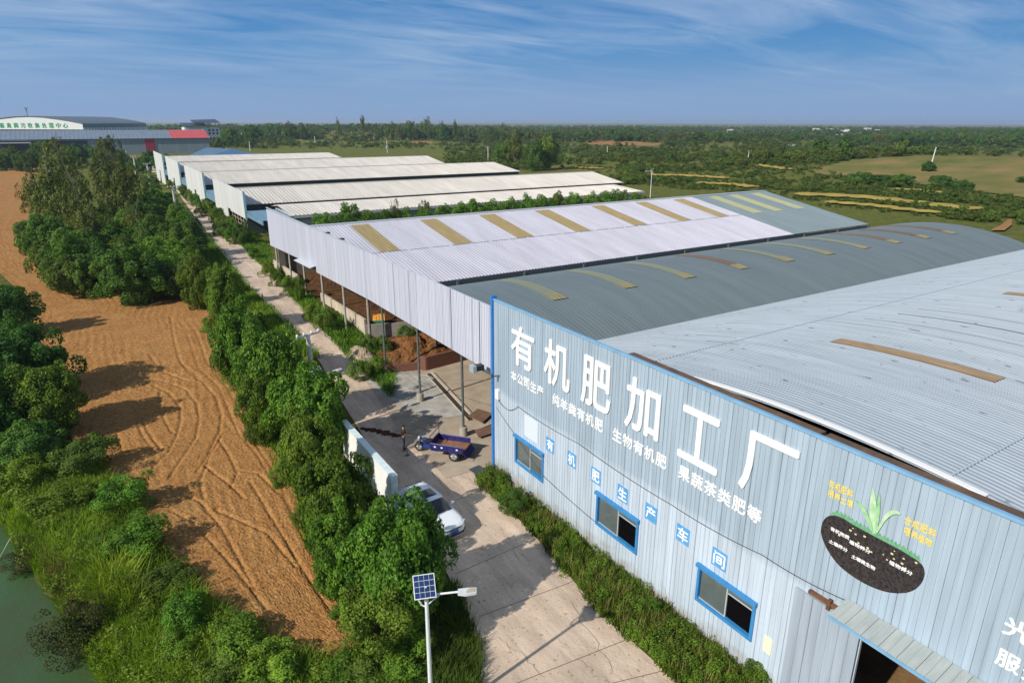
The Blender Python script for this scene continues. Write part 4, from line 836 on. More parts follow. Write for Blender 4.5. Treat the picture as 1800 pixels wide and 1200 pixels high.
# blue hipped roof before the warehouse
bs = thing('blue_roof_shed', (75, 330, 1.8), 'low shed with a blue hipped roof beyond the farthest cream-roofed shed', 'shed')
a, b, c = FY(330, 274, 330), FY(363, 259.5, 345), FY(409, 262, 338)
e1, e2 = FY(364, 275, 325), FY(455, 272, 333)
blue_r = mat('blue_roof', (0.10, 0.19, 0.28), 0.55, var=0.08, scale=0.3); blue_r2 = mat('blue_roof_bright', (0.07, 0.17, 0.31), 0.55, var=0.08, scale=0.3)
w = MB(); lo = 3.0
w.add([a, b, c, e1, (a[0], a[1], lo), (e1[0], e1[1], lo)], [(0, 3, 2, 1)]); w.build('roof', blue_r, bs)
w = MB(); back = np.array([c[0]+8, c[1]+22, e2[2]]); w.add([e1, e2, c, back, b], [(0, 1, 2), (1, 3, 2), (2, 3, 4)]); w.build('hip_roof', blue_r2, bs)
w = MB(); w.box(a[0]+1, e2[0]-2, 336, 342, 0.5, e1[2]-0.4); w.build('wall', grey_wall, bs)
# distant houses scattered on the plain
FH = [(941, 241, 1.6, 'white', 9, 3.2), (1004, 239, 0, 'red', 9, 4), (1069, 242.5, 0, 'white', 9, 3.5), (1089, 240, 0, 'white', 6, 3.5), (1213, 241.5, 0, 'white', 13, 5.5), (1283, 232, 0, 'white', 16, 7), (1388, 261, 0, 'white', 8, 2.4), (1436, 231, 0, 'white', 26, 9), (1462, 230.5, 0, 'white', 30, 7), (1485, 231, 0, 'white', 22, 6), (1524, 230.5, 0, 'white', 18, 9), (1508, 237, 0, 'white', 12, 4), (1399, 231.5, 0, 'white', 18, 5), (1475, 240, 0, 'white', 12, 4), (1547, 231, 0, 'white', 24, 5)]
FHL = ['pinkish white cottage left of the dark poplars at the middle skyline', 'small red-roofed cottage among trees at the middle of the skyline', 'tiny white house under a round dark tree in the middle distance', 'pale sliver of a house between two round dark trees', 'bright white two-storey house right of centre in the middle distance', 'pair of pale buildings on the skyline right of centre', 'low white shed roof among the scrub right of centre', 'white block in the far town, leftmost of its bright cluster', 'long white block in the middle of the far town', 'white block at the right of the far town cluster', 'taller white tower-like block standing alone on the right skyline', 'tiny white house below the far town', 'small white block left of the far town', 'pale house nearer than the far town, below its middle', 'faint long pale building right of the far tower-like block']
for (px, py, _, colr, wd, ht), lab in zip(FH, FHL):
    d = ray(px, py+1.2); t = min((1.8-CAM_H)/d[2] if d[2] < 0 else 9e9, 1500/math.hypot(d[0], d[1])); x, y = d[0]*t, d[1]*t
    dist = math.hypot(x, y); z0 = float(zg(x, y)) if dist < 1400 else 1.8; sc_ = max(1.0, dist/700)
    hz0 = CAM_H+d[2]*t  # the height at which the house shows between the trees
    wd *= 0.7; base = z0; ht2 = max(hz0-z0, 0)+ht*0.6
    h = thing('farmhouse', (x, y, base), lab, 'house', 'houses scattered over the far plain')
    ry = Vector((x, y, 0)).normalized(); rx = Vector((ry.y, -ry.x, 0)); c0 = Vector((x, y, base))
    w = MB(); w.obox(c0+Vector((0, 0, ht2/2)), rx*wd/2, ry*4, Vector((0, 0, ht2/2))); w.build('wall', wh, h)
    rc = mat('tile_red', (0.34, 0.10, 0.06), 0.8) if colr == 'red' or px == 941 else mat('far_grey_roof', (0.45, 0.47, 0.48), 0.7)
    w = MB(); zt = base+ht2; A = c0+Vector((0, 0, ht2+0.05))
    w.prism([A-rx*(wd/2+0.4)-ry*4.5, A-rx*(wd/2+0.4)+ry*4.5, A-rx*(wd/2+0.4)+Vector((0, 0, 1.5))], rx*(wd+0.8)); w.build('roof', rc, h)

# ================================================================== YARD DETAILS
w = MB()
A, B = np.array([21.75, 47.2, 0.1]), np.array([20.35, 37.4, 0.1]); d = (B-A)/np.linalg.norm(B-A); n = np.array([d[1], -d[0], 0])
w.obox((A+B)/2-n*0.26+np.array([0, 0, 0.05]), (B-A)/2, n*0.09, (0, 0, 0.08)); w.obox((A+B)/2+n*0.26+np.array([0, 0, 0.02]), (B-A)/2, n*0.03, (0, 0, 0.03))
dr = thing('drain_channel', tuple((A+B)/2), 'open drain channel with a pale kerb crossing the yard under the front panels', 'drain')
w.build('kerb', mat('kerb_pale', (0.50, 0.42, 0.33), 0.9, var=0.15), dr)
w = MB(); w.obox((A+B)/2+np.array([0, 0, -0.005]), (B-A)/2, n*0.165, (0, 0, 0.006)); w.build('channel_bed', mat('channel_dark', (0.035, 0.028, 0.022), 0.9), dr)
plate_m = mat('rusty_plate', (0.20, 0.115, 0.075), 0.8, col2=(0.13, 0.07, 0.045), scale=2, bump=0.004, bscale=20)
def plate(px, label, m=plate_m, name='steel_plate', th=0.05, z=0.22, cat='plate'):
    P = [FZ(a, b, z) for a, b in px]; mb = MB(); mb.prism(P, (0, 0, th)); mb.v = [(x, y, zz) for x, y, zz in mb.v]
    return top(mb, name, m, label, cat)
plate([(823, 731), (840, 719), (866, 727), (848, 743)], 'brown steel plate lying over the drain, the farther of two')
plate([(834, 756), (870, 748), (870, 760), (842, 769)], 'brown steel plate by the blue corner post, the nearer of two')
gr = thing('drain_grate', (17.33, 31.15, 0.08), 'black drain grate set in the concrete in front of the blue corner post', 'grate')
P = [FZ(a, b, 0.11) for a, b in ((824, 824), (841, 817), (857, 828), (838, 834))]
w = MB(); w.prism([p-np.array([0, 0, 0.02]) for p in P], (0, 0, 0.01)); w.build('pit', mat('pit_black', (0.012, 0.012, 0.012), 0.9), gr)
w = MB()
for k in range(9):
    t = k/8; a = P[0]*(1-t)+P[1]*t; b = P[3]*(1-t)+P[2]*t; w.tube([a, b], 0.022, 5)
w.build('bar', dark_steel, gr)
# boundary board between the road and the trees
bw = thing('white_board', (11.15, 33, 0), 'long white panel wall standing between the roadside trees and the road behind the white car', 'panel wall')
w = MB(); w.box(10.98, 11.32, 29.15, 36.9, 0.25, 2.5); w.build('panel', mat('board_white', (0.80, 0.81, 0.80), 0.55, var=0.05, scale=1), bw)
w = MB(); w.box(10.96, 11.34, 29.0, 37.0, 2.5, 2.56); w.box(11.33, 11.36, 29.2, 36.9, 2.3, 2.44); w.box(10.97, 11.34, 29.02, 29.14, 0.2, 2.5); w.build('frame', mat('board_aqua', (0.62, 0.74, 0.76), 0.5, var=0.1), bw)
w = MB()
for y in (29.5, 33, 36.5): w.box(11.05, 11.25, y-0.1, y+0.1, -0.1, 0.25)
w.build('foot', steel, bw)
# floodlight and electrics on the corner post
fl_ = thing('floodlight', (17.9, 30.9, 6.4), 'dark floodlight on a bracket beside the blue corner post', 'floodlight')
w = MB(); w.box(17.2, 17.75, 30.95, 31.35, 6.45, 6.75); w.build('lamp_housing', mat('black_paint', (0.02, 0.022, 0.025), 0.5), fl_)
w = MB(); w.box(17.0, 17.22, 30.9, 31.4, 6.40, 6.80); w.build('lamp_glass', mat('lamp_grey', (0.35, 0.38, 0.40), 0.3), fl_)
w = MB(); w.tube([(17.6, 31.1, 6.5), (18.05, 30.8, 6.2)], 0.05, 6); w.build('bracket', dark_steel, fl_)
jb = thing('junction_box', (18.0, 30.4, 5.2), 'small white junction box on the facade by the blue corner post', 'box')
p = FX(874, 693, FXW-0.1)
w = MB(); w.box(FXW-0.14, FXW-0.005, p[1]-0.16, p[1]+0.16, p[2]-0.28, p[2]+0.28); w.build('case', white_letter, jb); OFF[jb.name] = Vector(jb.location)
br_ = thing('cable_bracket', (18.0, 30.4, 6.0), 'small black insulator bracket on the factory corner', 'bracket')
p = FX(871, 660, FXW-0.2); w = MB(); w.tube([(FXW-0.02, p[1]-0.1, p[2]), (FXW-0.5, p[1], p[2])], 0.04, 6); w.tube([(FXW-0.45, p[1], p[2]-0.1), (FXW-0.45, p[1], p[2]+0.15)], 0.06, 6); w.build('arm', dark_steel, br_)
# sagging cables over the facade
cable_m = mat('black_cable', (0.02, 0.02, 0.022), 0.6)
def cable(pts, label, sag=0.0, r=0.012, n=10, name='cable', m=cable_m):
    out = []
    for i in range(len(pts)-1):
        a, b = np.array(pts[i], float), np.array(pts[i+1], float)
        for k in range(n): t = k/n; q = a*(1-t)+b*t; q[2] -= sag*4*t*(1-t); out.append(q)
    out.append(np.array(pts[-1], float)); mb = MB(); mb.tube(out, r, 5); return top(mb, name, m, label, 'cable', origin=tuple(out[0]))
cable([FX(a, b, FXW-0.06) for a, b in ((874, 700), (893, 720), (910, 714), (1018, 780), (1182, 888), (1340, 975), (1490, 1056), (1640, 1148), (1740, 1210))], 'black cable sagging along the factory front just above the blue tiles', 0.10, 0.014)
cable([FX(a, b, FXW-0.06) for a, b in ((872, 715), (907, 766), (955, 836), (1050, 920))], 'thin black cable running down past the first window of the factory', 0.06, 0.010)
# ================================================================== LAMPS AND POLES
pole_w = mat('white_paint_steel', (0.74, 0.75, 0.74), 0.4, var=0.05)
panel_m = mat('solar_cell', (0.012, 0.035, 0.12), 0.15, var=0.25, scale=6, spec=0.7)
def solar_lamp(x, y, label, h=6.25, rz=0.0, s=1.0):
    z = float(zg(x, y)); o = thing('solar_street_lamp', (x, y, z), label, 'street lamp', 'solar street lamps', rz)
    w = MB(); w.tube([(0, 0, 0), (0, 0, h)], [0.085*s, 0.06*s], 12); w.tube([(0, 0, 0), (0, 0, 0.04)], 0.2, 10); w.build('pole', pole_w, o, False)
    w = MB(); w.tube([(0, 0, h-0.02), (0.35, 0, h+0.05), (1.05, 0, h+0.12)], 0.035, 8); w.tube([(0.03, 0, h-0.35), (0.45, 0, h+0.04)], 0.022, 6); w.build('arm', pole_w, o, False)
    w = MB(); w.prism([(1.02, -0.11, h+0.06), (1.30, -0.16, h+0.06), (1.62, -0.12, h+0.09), (1.62, 0.12, h+0.09), (1.30, 0.16, h+0.06), (1.02, 0.11, h+0.06)], (0, 0, 0.09)); hd = w.build('lamp_head', mat('lamp_head_grey', (0.62, 0.64, 0.66), 0.4), o, False)
    w = MB(); w.prism([(1.26, -0.12, h+0.04), (1.6, -0.1, h+0.07), (1.6, 0.1, h+0.07), (1.26, 0.12, h+0.04)], (0, 0, 0.012)); w.prism([(1.30, -0.115, h+0.152), (1.58, -0.09, h+0.182), (1.58, 0.09, h+0.182), (1.30, 0.115, h+0.152)], (0, 0, 0.006)); w.build('led_window', mat('led_tan', (0.45, 0.38, 0.27), 0.3), hd, False)
    # tilted panel on a hoop bracket
    c = Vector((-0.05, 0.02, h+0.34)); tl = rad(40); az = rad(-80)
    ux = Vector((math.cos(az+math.pi/2), math.sin(az+math.pi/2), 0)); uy = Vector((-math.cos(az)*math.cos(tl), -math.sin(az)*math.cos(tl), math.sin(tl))); un = ux.cross(uy)
    if un.z < 0: un = -un
    w = MB(); w.obox(c, ux*0.35, uy*0.38, un*0.02); pf = w.build('solar_panel', pole_w, o, False)
    w = MB()
    for i in range(4):
        for j in range(4): w.obox(c+ux*(-0.246+0.164*i)+uy*(-0.268+0.179*j)+un*0.022, ux*0.076, uy*0.083, un*0.003)
    w.build('cell', panel_m, pf, False)
    w = MB(); w.tube([(0, 0, h-0.45), (-0.16, 0, h-0.36), (-0.27, 0, h-0.12), (-0.26, 0, h+0.12), (-0.15, 0, h+0.32)], 0.025, 6); w.tube([(0, 0, h), (0, 0, h+0.36)], 0.04, 6); w.build('bracket', pole_w, o, False)
    return o
L0 = G(760, 1276); solar_lamp(float(L0[0]), float(L0[1]), 'white solar street lamp with a blue panel, nearest to the camera', 5.5, rad(-30))
p = G(566, 700); p = FZ(560, 652, 4.6); solar_lamp(float(p[0]), float(p[1]), 'solar lamp whose panel peeks over the roadside trees by the concrete pole', 4.2, rad(10))
p = FZ(1143, 345, 4.0); solar_lamp(float(p[0]), float(p[1]), 'small solar street lamp beyond the gabled shed roof at the end of the hedge', 7.6, rad(160))
conc_pole = mat('pole_concrete', (0.50, 0.50, 0.46), 0.85, var=0.12, scale=3)
def util_pole(x, y, ztop, label, rz=0.0, arms=1, r=0.15, box=False):
    z = float(zg(x, y)); h = ztop-z; o = thing('utility_pole', (x, y, z), label, 'pole', 'concrete utility poles', rz)
    w = MB(); w.tube([(0, 0, -0.1), (0, 0, h)], [r*1.25, r*0.8], 10); w.build('pole', conc_pole, o, False)
    for k in range(arms):
        zz = h-0.12-0.7*k
        w = MB(); w.box(-0.9, 0.9, -0.05, 0.05, zz, zz+0.09); a = w.build('crossarm', steel, o, False)
        for q in (-0.82, -0.3, 0.3, 0.82):
            w = MB(); w.tube([(q, 0, zz+0.09), (q, 0, zz+0.16), (q, 0, zz+0.28)], [0.03, 0.09, 0.06], 8); w.build('insulator', mat('porcelain', (0.78, 0.78, 0.76), 0.3), a, False)
    if box:
        w = MB(); w.box(-0.3, 0.3, -0.35, 0.1, h*0.5, h*0.5+0.9); w.build('switch_box', steel, o, False)
    return o
q = FY(541, 587, 42.5); util_pole(float(q[0]), 42.5, float(q[2]), 'concrete utility pole with a four-insulator crossarm rising from the roadside trees', rad(20), 1, 0.17)
q = FY(303, 328, 132); util_pole(float(q[0]), 132, float(q[2]), 'slim concrete utility pole at the left verge of the far road', rad(20), 1, 0.2)
q = FY(258, 288, 195); util_pole(float(q[0]), 195, float(q[2]), 'pale pole beyond the utility pole at the far road, second from the nearer one', rad(20), 1, 0.22)
q = FY(234, 275, 255); util_pole(float(q[0]), 255, float(q[2]), 'pale pole before the grey warehouse, third along the far road', rad(20), 1, 0.22)
for px, py, by, lab in [(208, 252, 277, 'pale lamp pole before the grey warehouse wall, leftmost'), (224, 265, 283, 'thin pale pole before the warehouse, just right of the leftmost pole'), (858, 257, 283, 'white pole in the scrub above the right end of the middle sheds'), (554, 240, 252, 'white pole on the left part of the scrub, beyond the farthest shed'), (681, 246, 269, 'pole with a transformer box in the scrub beyond the sheds'), (1067, 257, 277, 'white pole standing alone in the middle scrub'),
        (1314, 265, 288, 'white pole in the scrub left of the meadow'), (1638, 259, 286, 'tilted cream pole above the dark bush on the meadow'), (427, 233, 256, 'pale pole before the trees right of the white house'), (440, 249, 266, 'short pale pole right of the blue hipped roof'), (1336, 253, 260, 'distant pole near the right skyline trees'), (1240, 233, 243, 'distant pole on the skyline right of the white two-storey house'), (872, 240, 250, 'faint pole at the foot of the dark poplars')]:
    x, y, z = G(px, by); z = float(FY(px, py, y)[2])
    o = thing('utility_pole', (x, y, float(zg(x, y))), lab, 'pole', 'pales poles over the plain'.replace('pales', 'pale'))
    lean = 0.9 if px == 1638 else 0
    w = MB(); w.tube([(0, 0, -0.1), (lean, 0, z-float(zg(x, y)))], [0.22*max(1, y/380), 0.17*max(1, y/380)], 8); w.build('pole', mat('pale_pole_paint', (0.58, 0.57, 0.52), 0.7), o, False)
    w = MB(); w.box(-0.7+lean, 0.7+lean, -0.06, 0.06, z-float(zg(x, y))-0.35, z-float(zg(x, y))-0.22); w.build('crossarm', steel, o, False)
    if px == 681: w = MB(); w.box(-0.6, 0.6, -0.6, 0.6, 2.6, 4.4); w.build('transformer', steel, o, False)
p = G(651, 601); q = FY(648, 520, float(p[1])); o = thing('utility_pole', tuple(p), 'weathered pole standing against the white front panels by the end of the cream wall', 'pole')
w = MB(); w.tube([(0, 0, -0.1), (0, 0, 6.3-p[2])], [0.15, 0.12], 10); w.build('pole', mat('weathered_pole', (0.30, 0.27, 0.22), 0.9, var=0.2, scale=5), o, False)
w = MB(); w.box(-0.35, 0.2, -0.2, 0.2, 5.0-p[2]+1.0, 5.25-p[2]+1.0); w.build('lamp_head', mat('black_paint', (0.02, 0.022, 0.025), 0.5), o, False)
# overhead wires along the road
q1 = FY(541, 587, 42.5); q2 = FY(303, 328, 132)
for k, dx in enumerate((-0.75, -0.3, 0.3)):
    cable([(q1[0]+dx, 42.5, q1[2]+0.2), (q2[0]+dx, 132, q2[2]+0.2)], ['thin overhead wire above the roadside trees, leftmost of three strands', 'thin overhead wire above the roadside trees, middle of three strands', 'thin overhead wire above the roadside trees, rightmost of three strands'][k], 0.5, 0.009, 24, 'overhead_wire', mat('wire_grey', (0.16, 0.16, 0.16), 0.5))
cable([(q1[0]+0.8, 42.5, q1[2]), FX(690, 648, 18.0), (17.7, 30.5, 6.0)], 'service wire from the concrete pole across the yard to the blue corner post', 0.3, 0.013, 16, 'overhead_wire', mat('wire_grey', (0.3, 0.3, 0.3), 0.5))
# orange and green machine parked in the shade of the shed
mq = FZ(661, 553, 2.6); mc = thing('spreader_machine', (float(mq[0])+0.6, float(mq[1])+0.9, float(zg(mq[0], mq[1]))), 'orange and green machine parked deep under the front panel', 'machine', None, rad(-25))
mc.scale = (0.42, 0.42, 0.42)
w = MB(); w.prism([(-1.2, -0.7, 0.6), (1.2, -0.7, 0.6), (1.4, -0.8, 1.5), (-1.4, -0.8, 1.5)], (0, 1.5, 0)); w.build('hopper', mat('machine_green', (0.02, 0.26, 0.16), 0.5, var=0.15), mc, False)
w = MB(); w.prism([(-1.4, -0.84, 1.52), (1.4, -0.84, 1.52), (1.3, -0.3, 2.7), (-1.3, -0.3, 2.7)], (0, 0.9, 0.05)); w.build('hood', mat('machine_orange', (0.72, 0.32, 0.03), 0.5, var=0.15), mc, False)
w = MB()
for x in (-0.6, 0.05, 0.7): w.prism([(x, -0.86, 1.54), (x+0.07, -0.86, 1.54), (x+0.07, -0.34, 2.68), (x, -0.34, 2.68)], (0, -0.02, 0.01))
w.build('rib', dark_steel, mc, False)
for sx in (-0.9, 0.9):
    for sy in (-0.7, 0.75):
        w = MB(); w.tube([(sx, sy-0.12, 0.42), (sx, sy+0.12, 0.42)], 0.42, 14); w.build('wheel', mat('tyre_black', (0.018, 0.018, 0.018), 0.8), mc, False)
# ================================================================== CAR
tyre = mat('tyre_black', (0.018, 0.018, 0.018), 0.8); rim_m = mat('rim_alloy', (0.45, 0.46, 0.47), 0.35, metal=0.6)
carw = mat('car_white', (0.72, 0.76, 0.80), 0.22, spec=0.6); cglass = mat('car_glass', (0.012, 0.016, 0.02), 0.06, spec=0.8); cblack = mat('car_black_trim', (0.015, 0.016, 0.018), 0.4)
def wheel(parent, c, r, wd, axis, spokes=5):
    ax = Vector(axis); w = MB()
    prof = [(-wd/2, r*0.62), (-wd/2, r*0.93), (-wd*0.36, r), (wd*0.36, r), (wd/2, r*0.93), (wd/2, r*0.62)]
    a = ax.cross(Vector((0, 0, 1))).normalized(); b = ax.cross(a); n = 24
    w.grid(lambda u, v: tuple(Vector(c)+ax*np.interp(v*5, range(6), [p[0] for p in prof])+(a*math.cos(2*math.pi*u)+b*math.sin(2*math.pi*u))*np.interp(v*5, range(6), [p[1] for p in prof])), n, 5)
    t = w.build('wheel', tyre, parent, False)
    w = MB(); w.tube([Vector(c)-ax*wd*0.38, Vector(c)+ax*wd*0.38], r*0.64, 20)
    for k in range(spokes):
        an = 2*math.pi*k/spokes; d = a*math.cos(an)+b*math.sin(an)
        for sg in (-1, 1): w.obox(Vector(c)+d*r*0.34+ax*sg*wd*0.42, d*r*0.3, d.cross(ax)*r*0.07, ax*0.02)
    w.build('rim', rim_m, t, False); return t
def loft(stations, ring, n):
    """stations: x values; ring(x) -> list of n (y,z) points, closed"""
    mb = MB()
    for x in stations: mb.v += [(x, y, z) for y, z in ring(x)]
    for i in range(len(stations)-1):
        for j in range(n): q = (j+1) % n; mb.f.append((i*n+j, i*n+q, (i+1)*n+q, (i+1)*n+j))
    mb.f.append(tuple(range(n))[::-1]); mb.f.append(tuple((len(stations)-1)*n+j for j in range(n))); return mb
def make_car(x, y, rz, label):
    o = thing('parked_car', (x, y, 0.06), label, 'car', None, rz)   # local +x is the front
    XS = [-2.24, -2.2, -2.05, -1.75, -1.3, -0.7, 0, 0.6, 1.0, 1.3, 1.65, 1.95, 2.12, 2.22, 2.27]
    HW = [0.60, 0.72, 0.80, 0.855, 0.875, 0.885, 0.885, 0.885, 0.88, 0.875, 0.855, 0.80, 0.72, 0.60, 0.45]
    TOP = [0.80, 0.93, 1.0, 1.02, 1.02, 1.0, 0.98, 0.975, 0.97, 0.955, 0.915, 0.86, 0.80, 0.72, 0.62]
    BOT = [0.42, 0.34, 0.27, 0.22, 0.2, 0.2, 0.2, 0.2, 0.2, 0.2, 0.2, 0.22, 0.26, 0.30, 0.36]
    def ring(xx):
        hw, tz, bz = np.interp(xx, XS, HW), np.interp(xx, XS, TOP), np.interp(xx, XS, BOT); m_ = (tz+bz)/2
        half = [(hw*0.80, bz), (hw*0.96, bz+0.08), (hw, m_), (hw*0.985, tz-0.14), (hw*0.93, tz-0.03), (hw*0.72, tz+0.015), (hw*0.35, tz+0.03)]
        return half+[(0, tz+0.035)]+[(-a, b) for a, b in half[::-1]]
    xs = np.interp(np.linspace(0, len(XS)-1, 43), range(len(XS)), XS); mb = loft(xs, ring, 15); mb.sm = True
    body = mb.build('body', carw, o, False)
    # greenhouse: stations with belt half width, roof half width, roof height
    GX_ = [-2.12, -1.95, -1.65, -1.2, -0.6, 0.0, 0.35, 0.75, 1.15]; GW = [0.70, 0.73, 0.76, 0.78, 0.79, 0.79, 0.785, 0.775, 0.76]
    RZ = [1.02, 1.22, 1.44, 1.50, 1.515, 1.50, 1.46, 1.26, 0.99]; RW = [0.66, 0.62, 0.585, 0.59, 0.60, 0.60, 0.59, 0.62, 0.68]
    def gr(xx):
        gw, rz_, rw = np.interp(xx, GX_, GW), np.interp(xx, GX_, RZ), np.interp(xx, GX_, RW)
        half = [(gw, 0.95), (gw*0.985, 0.985), (gw+(rw-gw)*0.85, max(rz_-0.10, 0.99)), (rw*0.93, max(rz_-0.02, 0.995)), (rw*0.5, rz_+0.005)]
        return half+[(0, rz_+0.012)]+[(-a, b) for a, b in half[::-1]]
    mb = loft(np.linspace(-2.12, 1.15, 40), gr, 11); mb.sm = True; mb.build('cabin', carw, o, False)
    def gsurf(xx, t, lift=0.012):   # t -1..1 across the top
        rz_, rw = np.interp(xx, GX_, RZ), np.interp(xx, GX_, RW); return (xx, t*rw*0.92, rz_+0.010-0.018*abs(t)**3+lift)
    def panel(name, m_, x0, x1, t0=1.0, t1=1.0):
        mb = MB(); N_ = 10; lo = []
        mb.grid(lambda u, v: gsurf(x0+(x1-x0)*u, (2*v-1)*(t0+(t1-t0)*u)), N_, 8); k = len(mb.v); mb.grid(lambda u, v: gsurf(x0+(x1-x0)*u, (2*v-1)*(t0+(t1-t0)*u), -0.005), N_, 8); mb.sm = True
        return mb.build(name, m_, o, False)
    panel('windscreen', cglass, 0.42, 1.12, 0.98, 1.05); panel('rear_window', cglass, -2.08, -1.72, 0.9, 0.88); panel('sunroof', cglass, -0.62, 0.12, 0.68, 0.68); panel('spoiler', cblack, -1.70, -1.60, 0.9, 0.95)
    for sg in (-1, 1):
        for a, b in ((-1.55, -0.62), (-0.55, 0.55)):
            mb = MB(); P = []
            for xx, q in ((a+0.08, 0.06), (b-0.02 if b < 0 else b+0.15, 0.06), (b-0.05 if b < 0 else b-0.28, 0.92), (a+0.2 if a < -1 else a+0.05, 0.92)):
                gw, rz_, rw = np.interp(xx, GX_, GW), np.interp(xx, GX_, RZ), np.interp(xx, GX_, RW); zt = rz_-0.10
                P.append((xx, sg*(gw*0.985+(gw+(rw-gw)*0.85-gw*0.985)*q+0.010), 0.985+(zt-0.985)*q))
            mb.prism(P, (0, sg*0.01, 0.004)); mb.build('side_window', cglass, o, False)
        mb = MB(); mb.ball((0.62, sg*0.99, 1.04), 0.12, 10, (0.7, 1.0, 0.7)); mb.box(0.58, 0.66, min(sg*0.80, sg*0.93), max(sg*0.80, sg*0.93), 0.98, 1.02); mb.sm = True; mb.build('mirror', carw, o, False)
        mb = MB(); mb.prism([(2.00, sg*0.75, 0.70), (2.20, sg*0.50, 0.68), (2.22, sg*0.48, 0.755), (1.98, sg*0.78, 0.83)], (0.03, sg*0.03, 0.01)); mb.build('headlight', mat('headlight', (0.55, 0.58, 0.60), 0.1), o, False)
        for cx in (-1.36, 1.36):
            mb = MB(); mb.tube([(cx, sg*0.70, 0.34), (cx, sg*0.893, 0.34)], 0.375, 22); mb.build('wheel_arch', cblack, o, False)
            wheel(o, (cx, sg*0.80, 0.32), 0.32, 0.2, (0, 1, 0))
    mb = MB(); mb.tube([(2.14, -0.62, 0.66), (2.245, -0.40, 0.665), (2.285, 0, 0.67), (2.245, 0.40, 0.665), (2.14, 0.62, 0.66)], 0.035, 6); mb.build('grille', cblack, o, False)
    mb = MB(); mb.tube([(2.0, -0.76, 0.33), (2.2, -0.55, 0.34), (2.27, 0, 0.35), (2.2, 0.55, 0.34), (2.0, 0.76, 0.33)], 0.085, 8); mb.build('lower_bumper', cblack, o, False)
    mb = MB(); mb.tube([(2.01, -0.8, 0.235), (2.22, -0.56, 0.24), (2.30, 0, 0.245), (2.22, 0.56, 0.24), (2.01, 0.8, 0.235)], 0.02, 6); mb.build('bumper_lip', carw, o, False)
    mb = MB(); mb.box(2.285, 2.30, -0.24, 0.24, 0.46, 0.60); mb.build('number_plate', mat('plate_blue', (0.02, 0.10, 0.48), 0.4), o, False)
    mb = MB(); mb.tube([(2.29+0.012, 0.065*math.cos(t), 0.70+0.065*math.sin(t)) for t in np.linspace(0, 2*math.pi, 15)], 0.010, 5)
    for pts in ([(-0.04, 0.05), (0, 0.0), (0.04, 0.05)], [(-0.055, 0.02), (-0.025, -0.045), (0, 0.0), (0.025, -0.045), (0.055, 0.02)]): mb.tube([(2.305, a, 0.70+b) for a, b in pts], 0.008, 5)
    mb.build('emblem', rim_m, o, False)
    return o
make_car(12.55, 27.75, rad(-84), 'white hatchback car with a black sunroof parked on the road under the trees')
# ================================================================== CARGO TRICYCLE
blue_p = mat('trike_blue', (0.022, 0.020, 0.135), 0.45, var=0.3, scale=5, spec=0.5)
tk = thing('cargo_tricycle', (16.55, 33.75, 0.09), 'dark blue motor cargo tricycle with an open load bed, parked before the shed posts', 'tricycle', None, math.atan2(0.76, -0.65))
w = MB(); w.box(-1.35, 0.75, -0.68, 0.68, 0.62, 0.68); w.build('bed_floor', mat('bed_rust', (0.32, 0.15, 0.065), 0.85, col2=(0.16, 0.08, 0.045), scale=3), tk, False)
for sg in (-1, 1):
    w = MB(); y0, y1 = (0.68, 0.72) if sg > 0 else (-0.72, -0.68); w.box(-1.35, 0.75, y0, y1, 0.60, 1.02)
    for x in (-1.3, -0.8, -0.3, 0.2, 0.68): w.box(x, x+0.06, y0-0.02, y1+0.02, 0.60, 1.00)
    w.tube([(-1.37, (y0+y1)/2, 1.03), (0.77, (y0+y1)/2, 1.03)], 0.03, 6); sd = w.build('side_board', blue_p, tk, False)
    w = MB()
    for x in (-1.05, -0.05, 0.4): w.box(x, x+0.12, y0-0.025 if sg < 0 else y1, y0 if sg < 0 else y1+0.025, 0.80, 0.88)
    w.build('reflector', white_letter, sd, False)
w = MB(); w.box(0.75, 0.79, -0.70, 0.70, 0.62, 1.15); w.tube([(0.78, -0.7, 1.0), (0.78, -0.7, 1.5), (0.78, 0.7, 1.5), (0.78, 0.7, 1.0)], 0.025, 6); w.build('headboard', blue_p, tk, False)
w = MB(); w.prism([(-1.36, -0.70, 0.62), (-1.36, 0.70, 0.62), (-1.62, 0.70, 0.30), (-1.62, -0.70, 0.30)], (-0.03, 0, 0.02)); w.build('tailgate', blue_p, tk, False)
w = MB(); w.box(-1.3, 1.0, -0.30, -0.24, 0.48, 0.56); w.box(-1.3, 1.0, 0.24, 0.30, 0.48, 0.56); w.tube([(-0.75, -0.7, 0.33), (-0.75, 0.7, 0.33)], 0.05, 8); w.tube([(0.9, 0, 0.5), (1.5, 0, 0.7), (1.72, 0, 0.85)], 0.05, 8); w.box(-0.9, -0.6, -0.25, 0.25, 0.3, 0.5); w.build('chassis', cblack, tk, False)
w = MB(); w.prism([(0.85, -0.18, 0.75), (1.42, -0.13, 0.75), (1.36, -0.13, 0.90), (0.85, -0.18, 0.92)], (0, 0.33, 0)); w.build('seat', mat('seat_black', (0.02, 0.02, 0.022), 0.6), tk, False)
w = MB(); w.ball((1.5, 0, 0.86), 0.17, 12, (1.4, 0.85, 0.8)); w.box(0.95, 1.5, -0.2, 0.2, 0.36, 0.62); w.sm = False; w.build('fuel_tank', mat('tank_blue', (0.02, 0.05, 0.22), 0.35), tk, False)
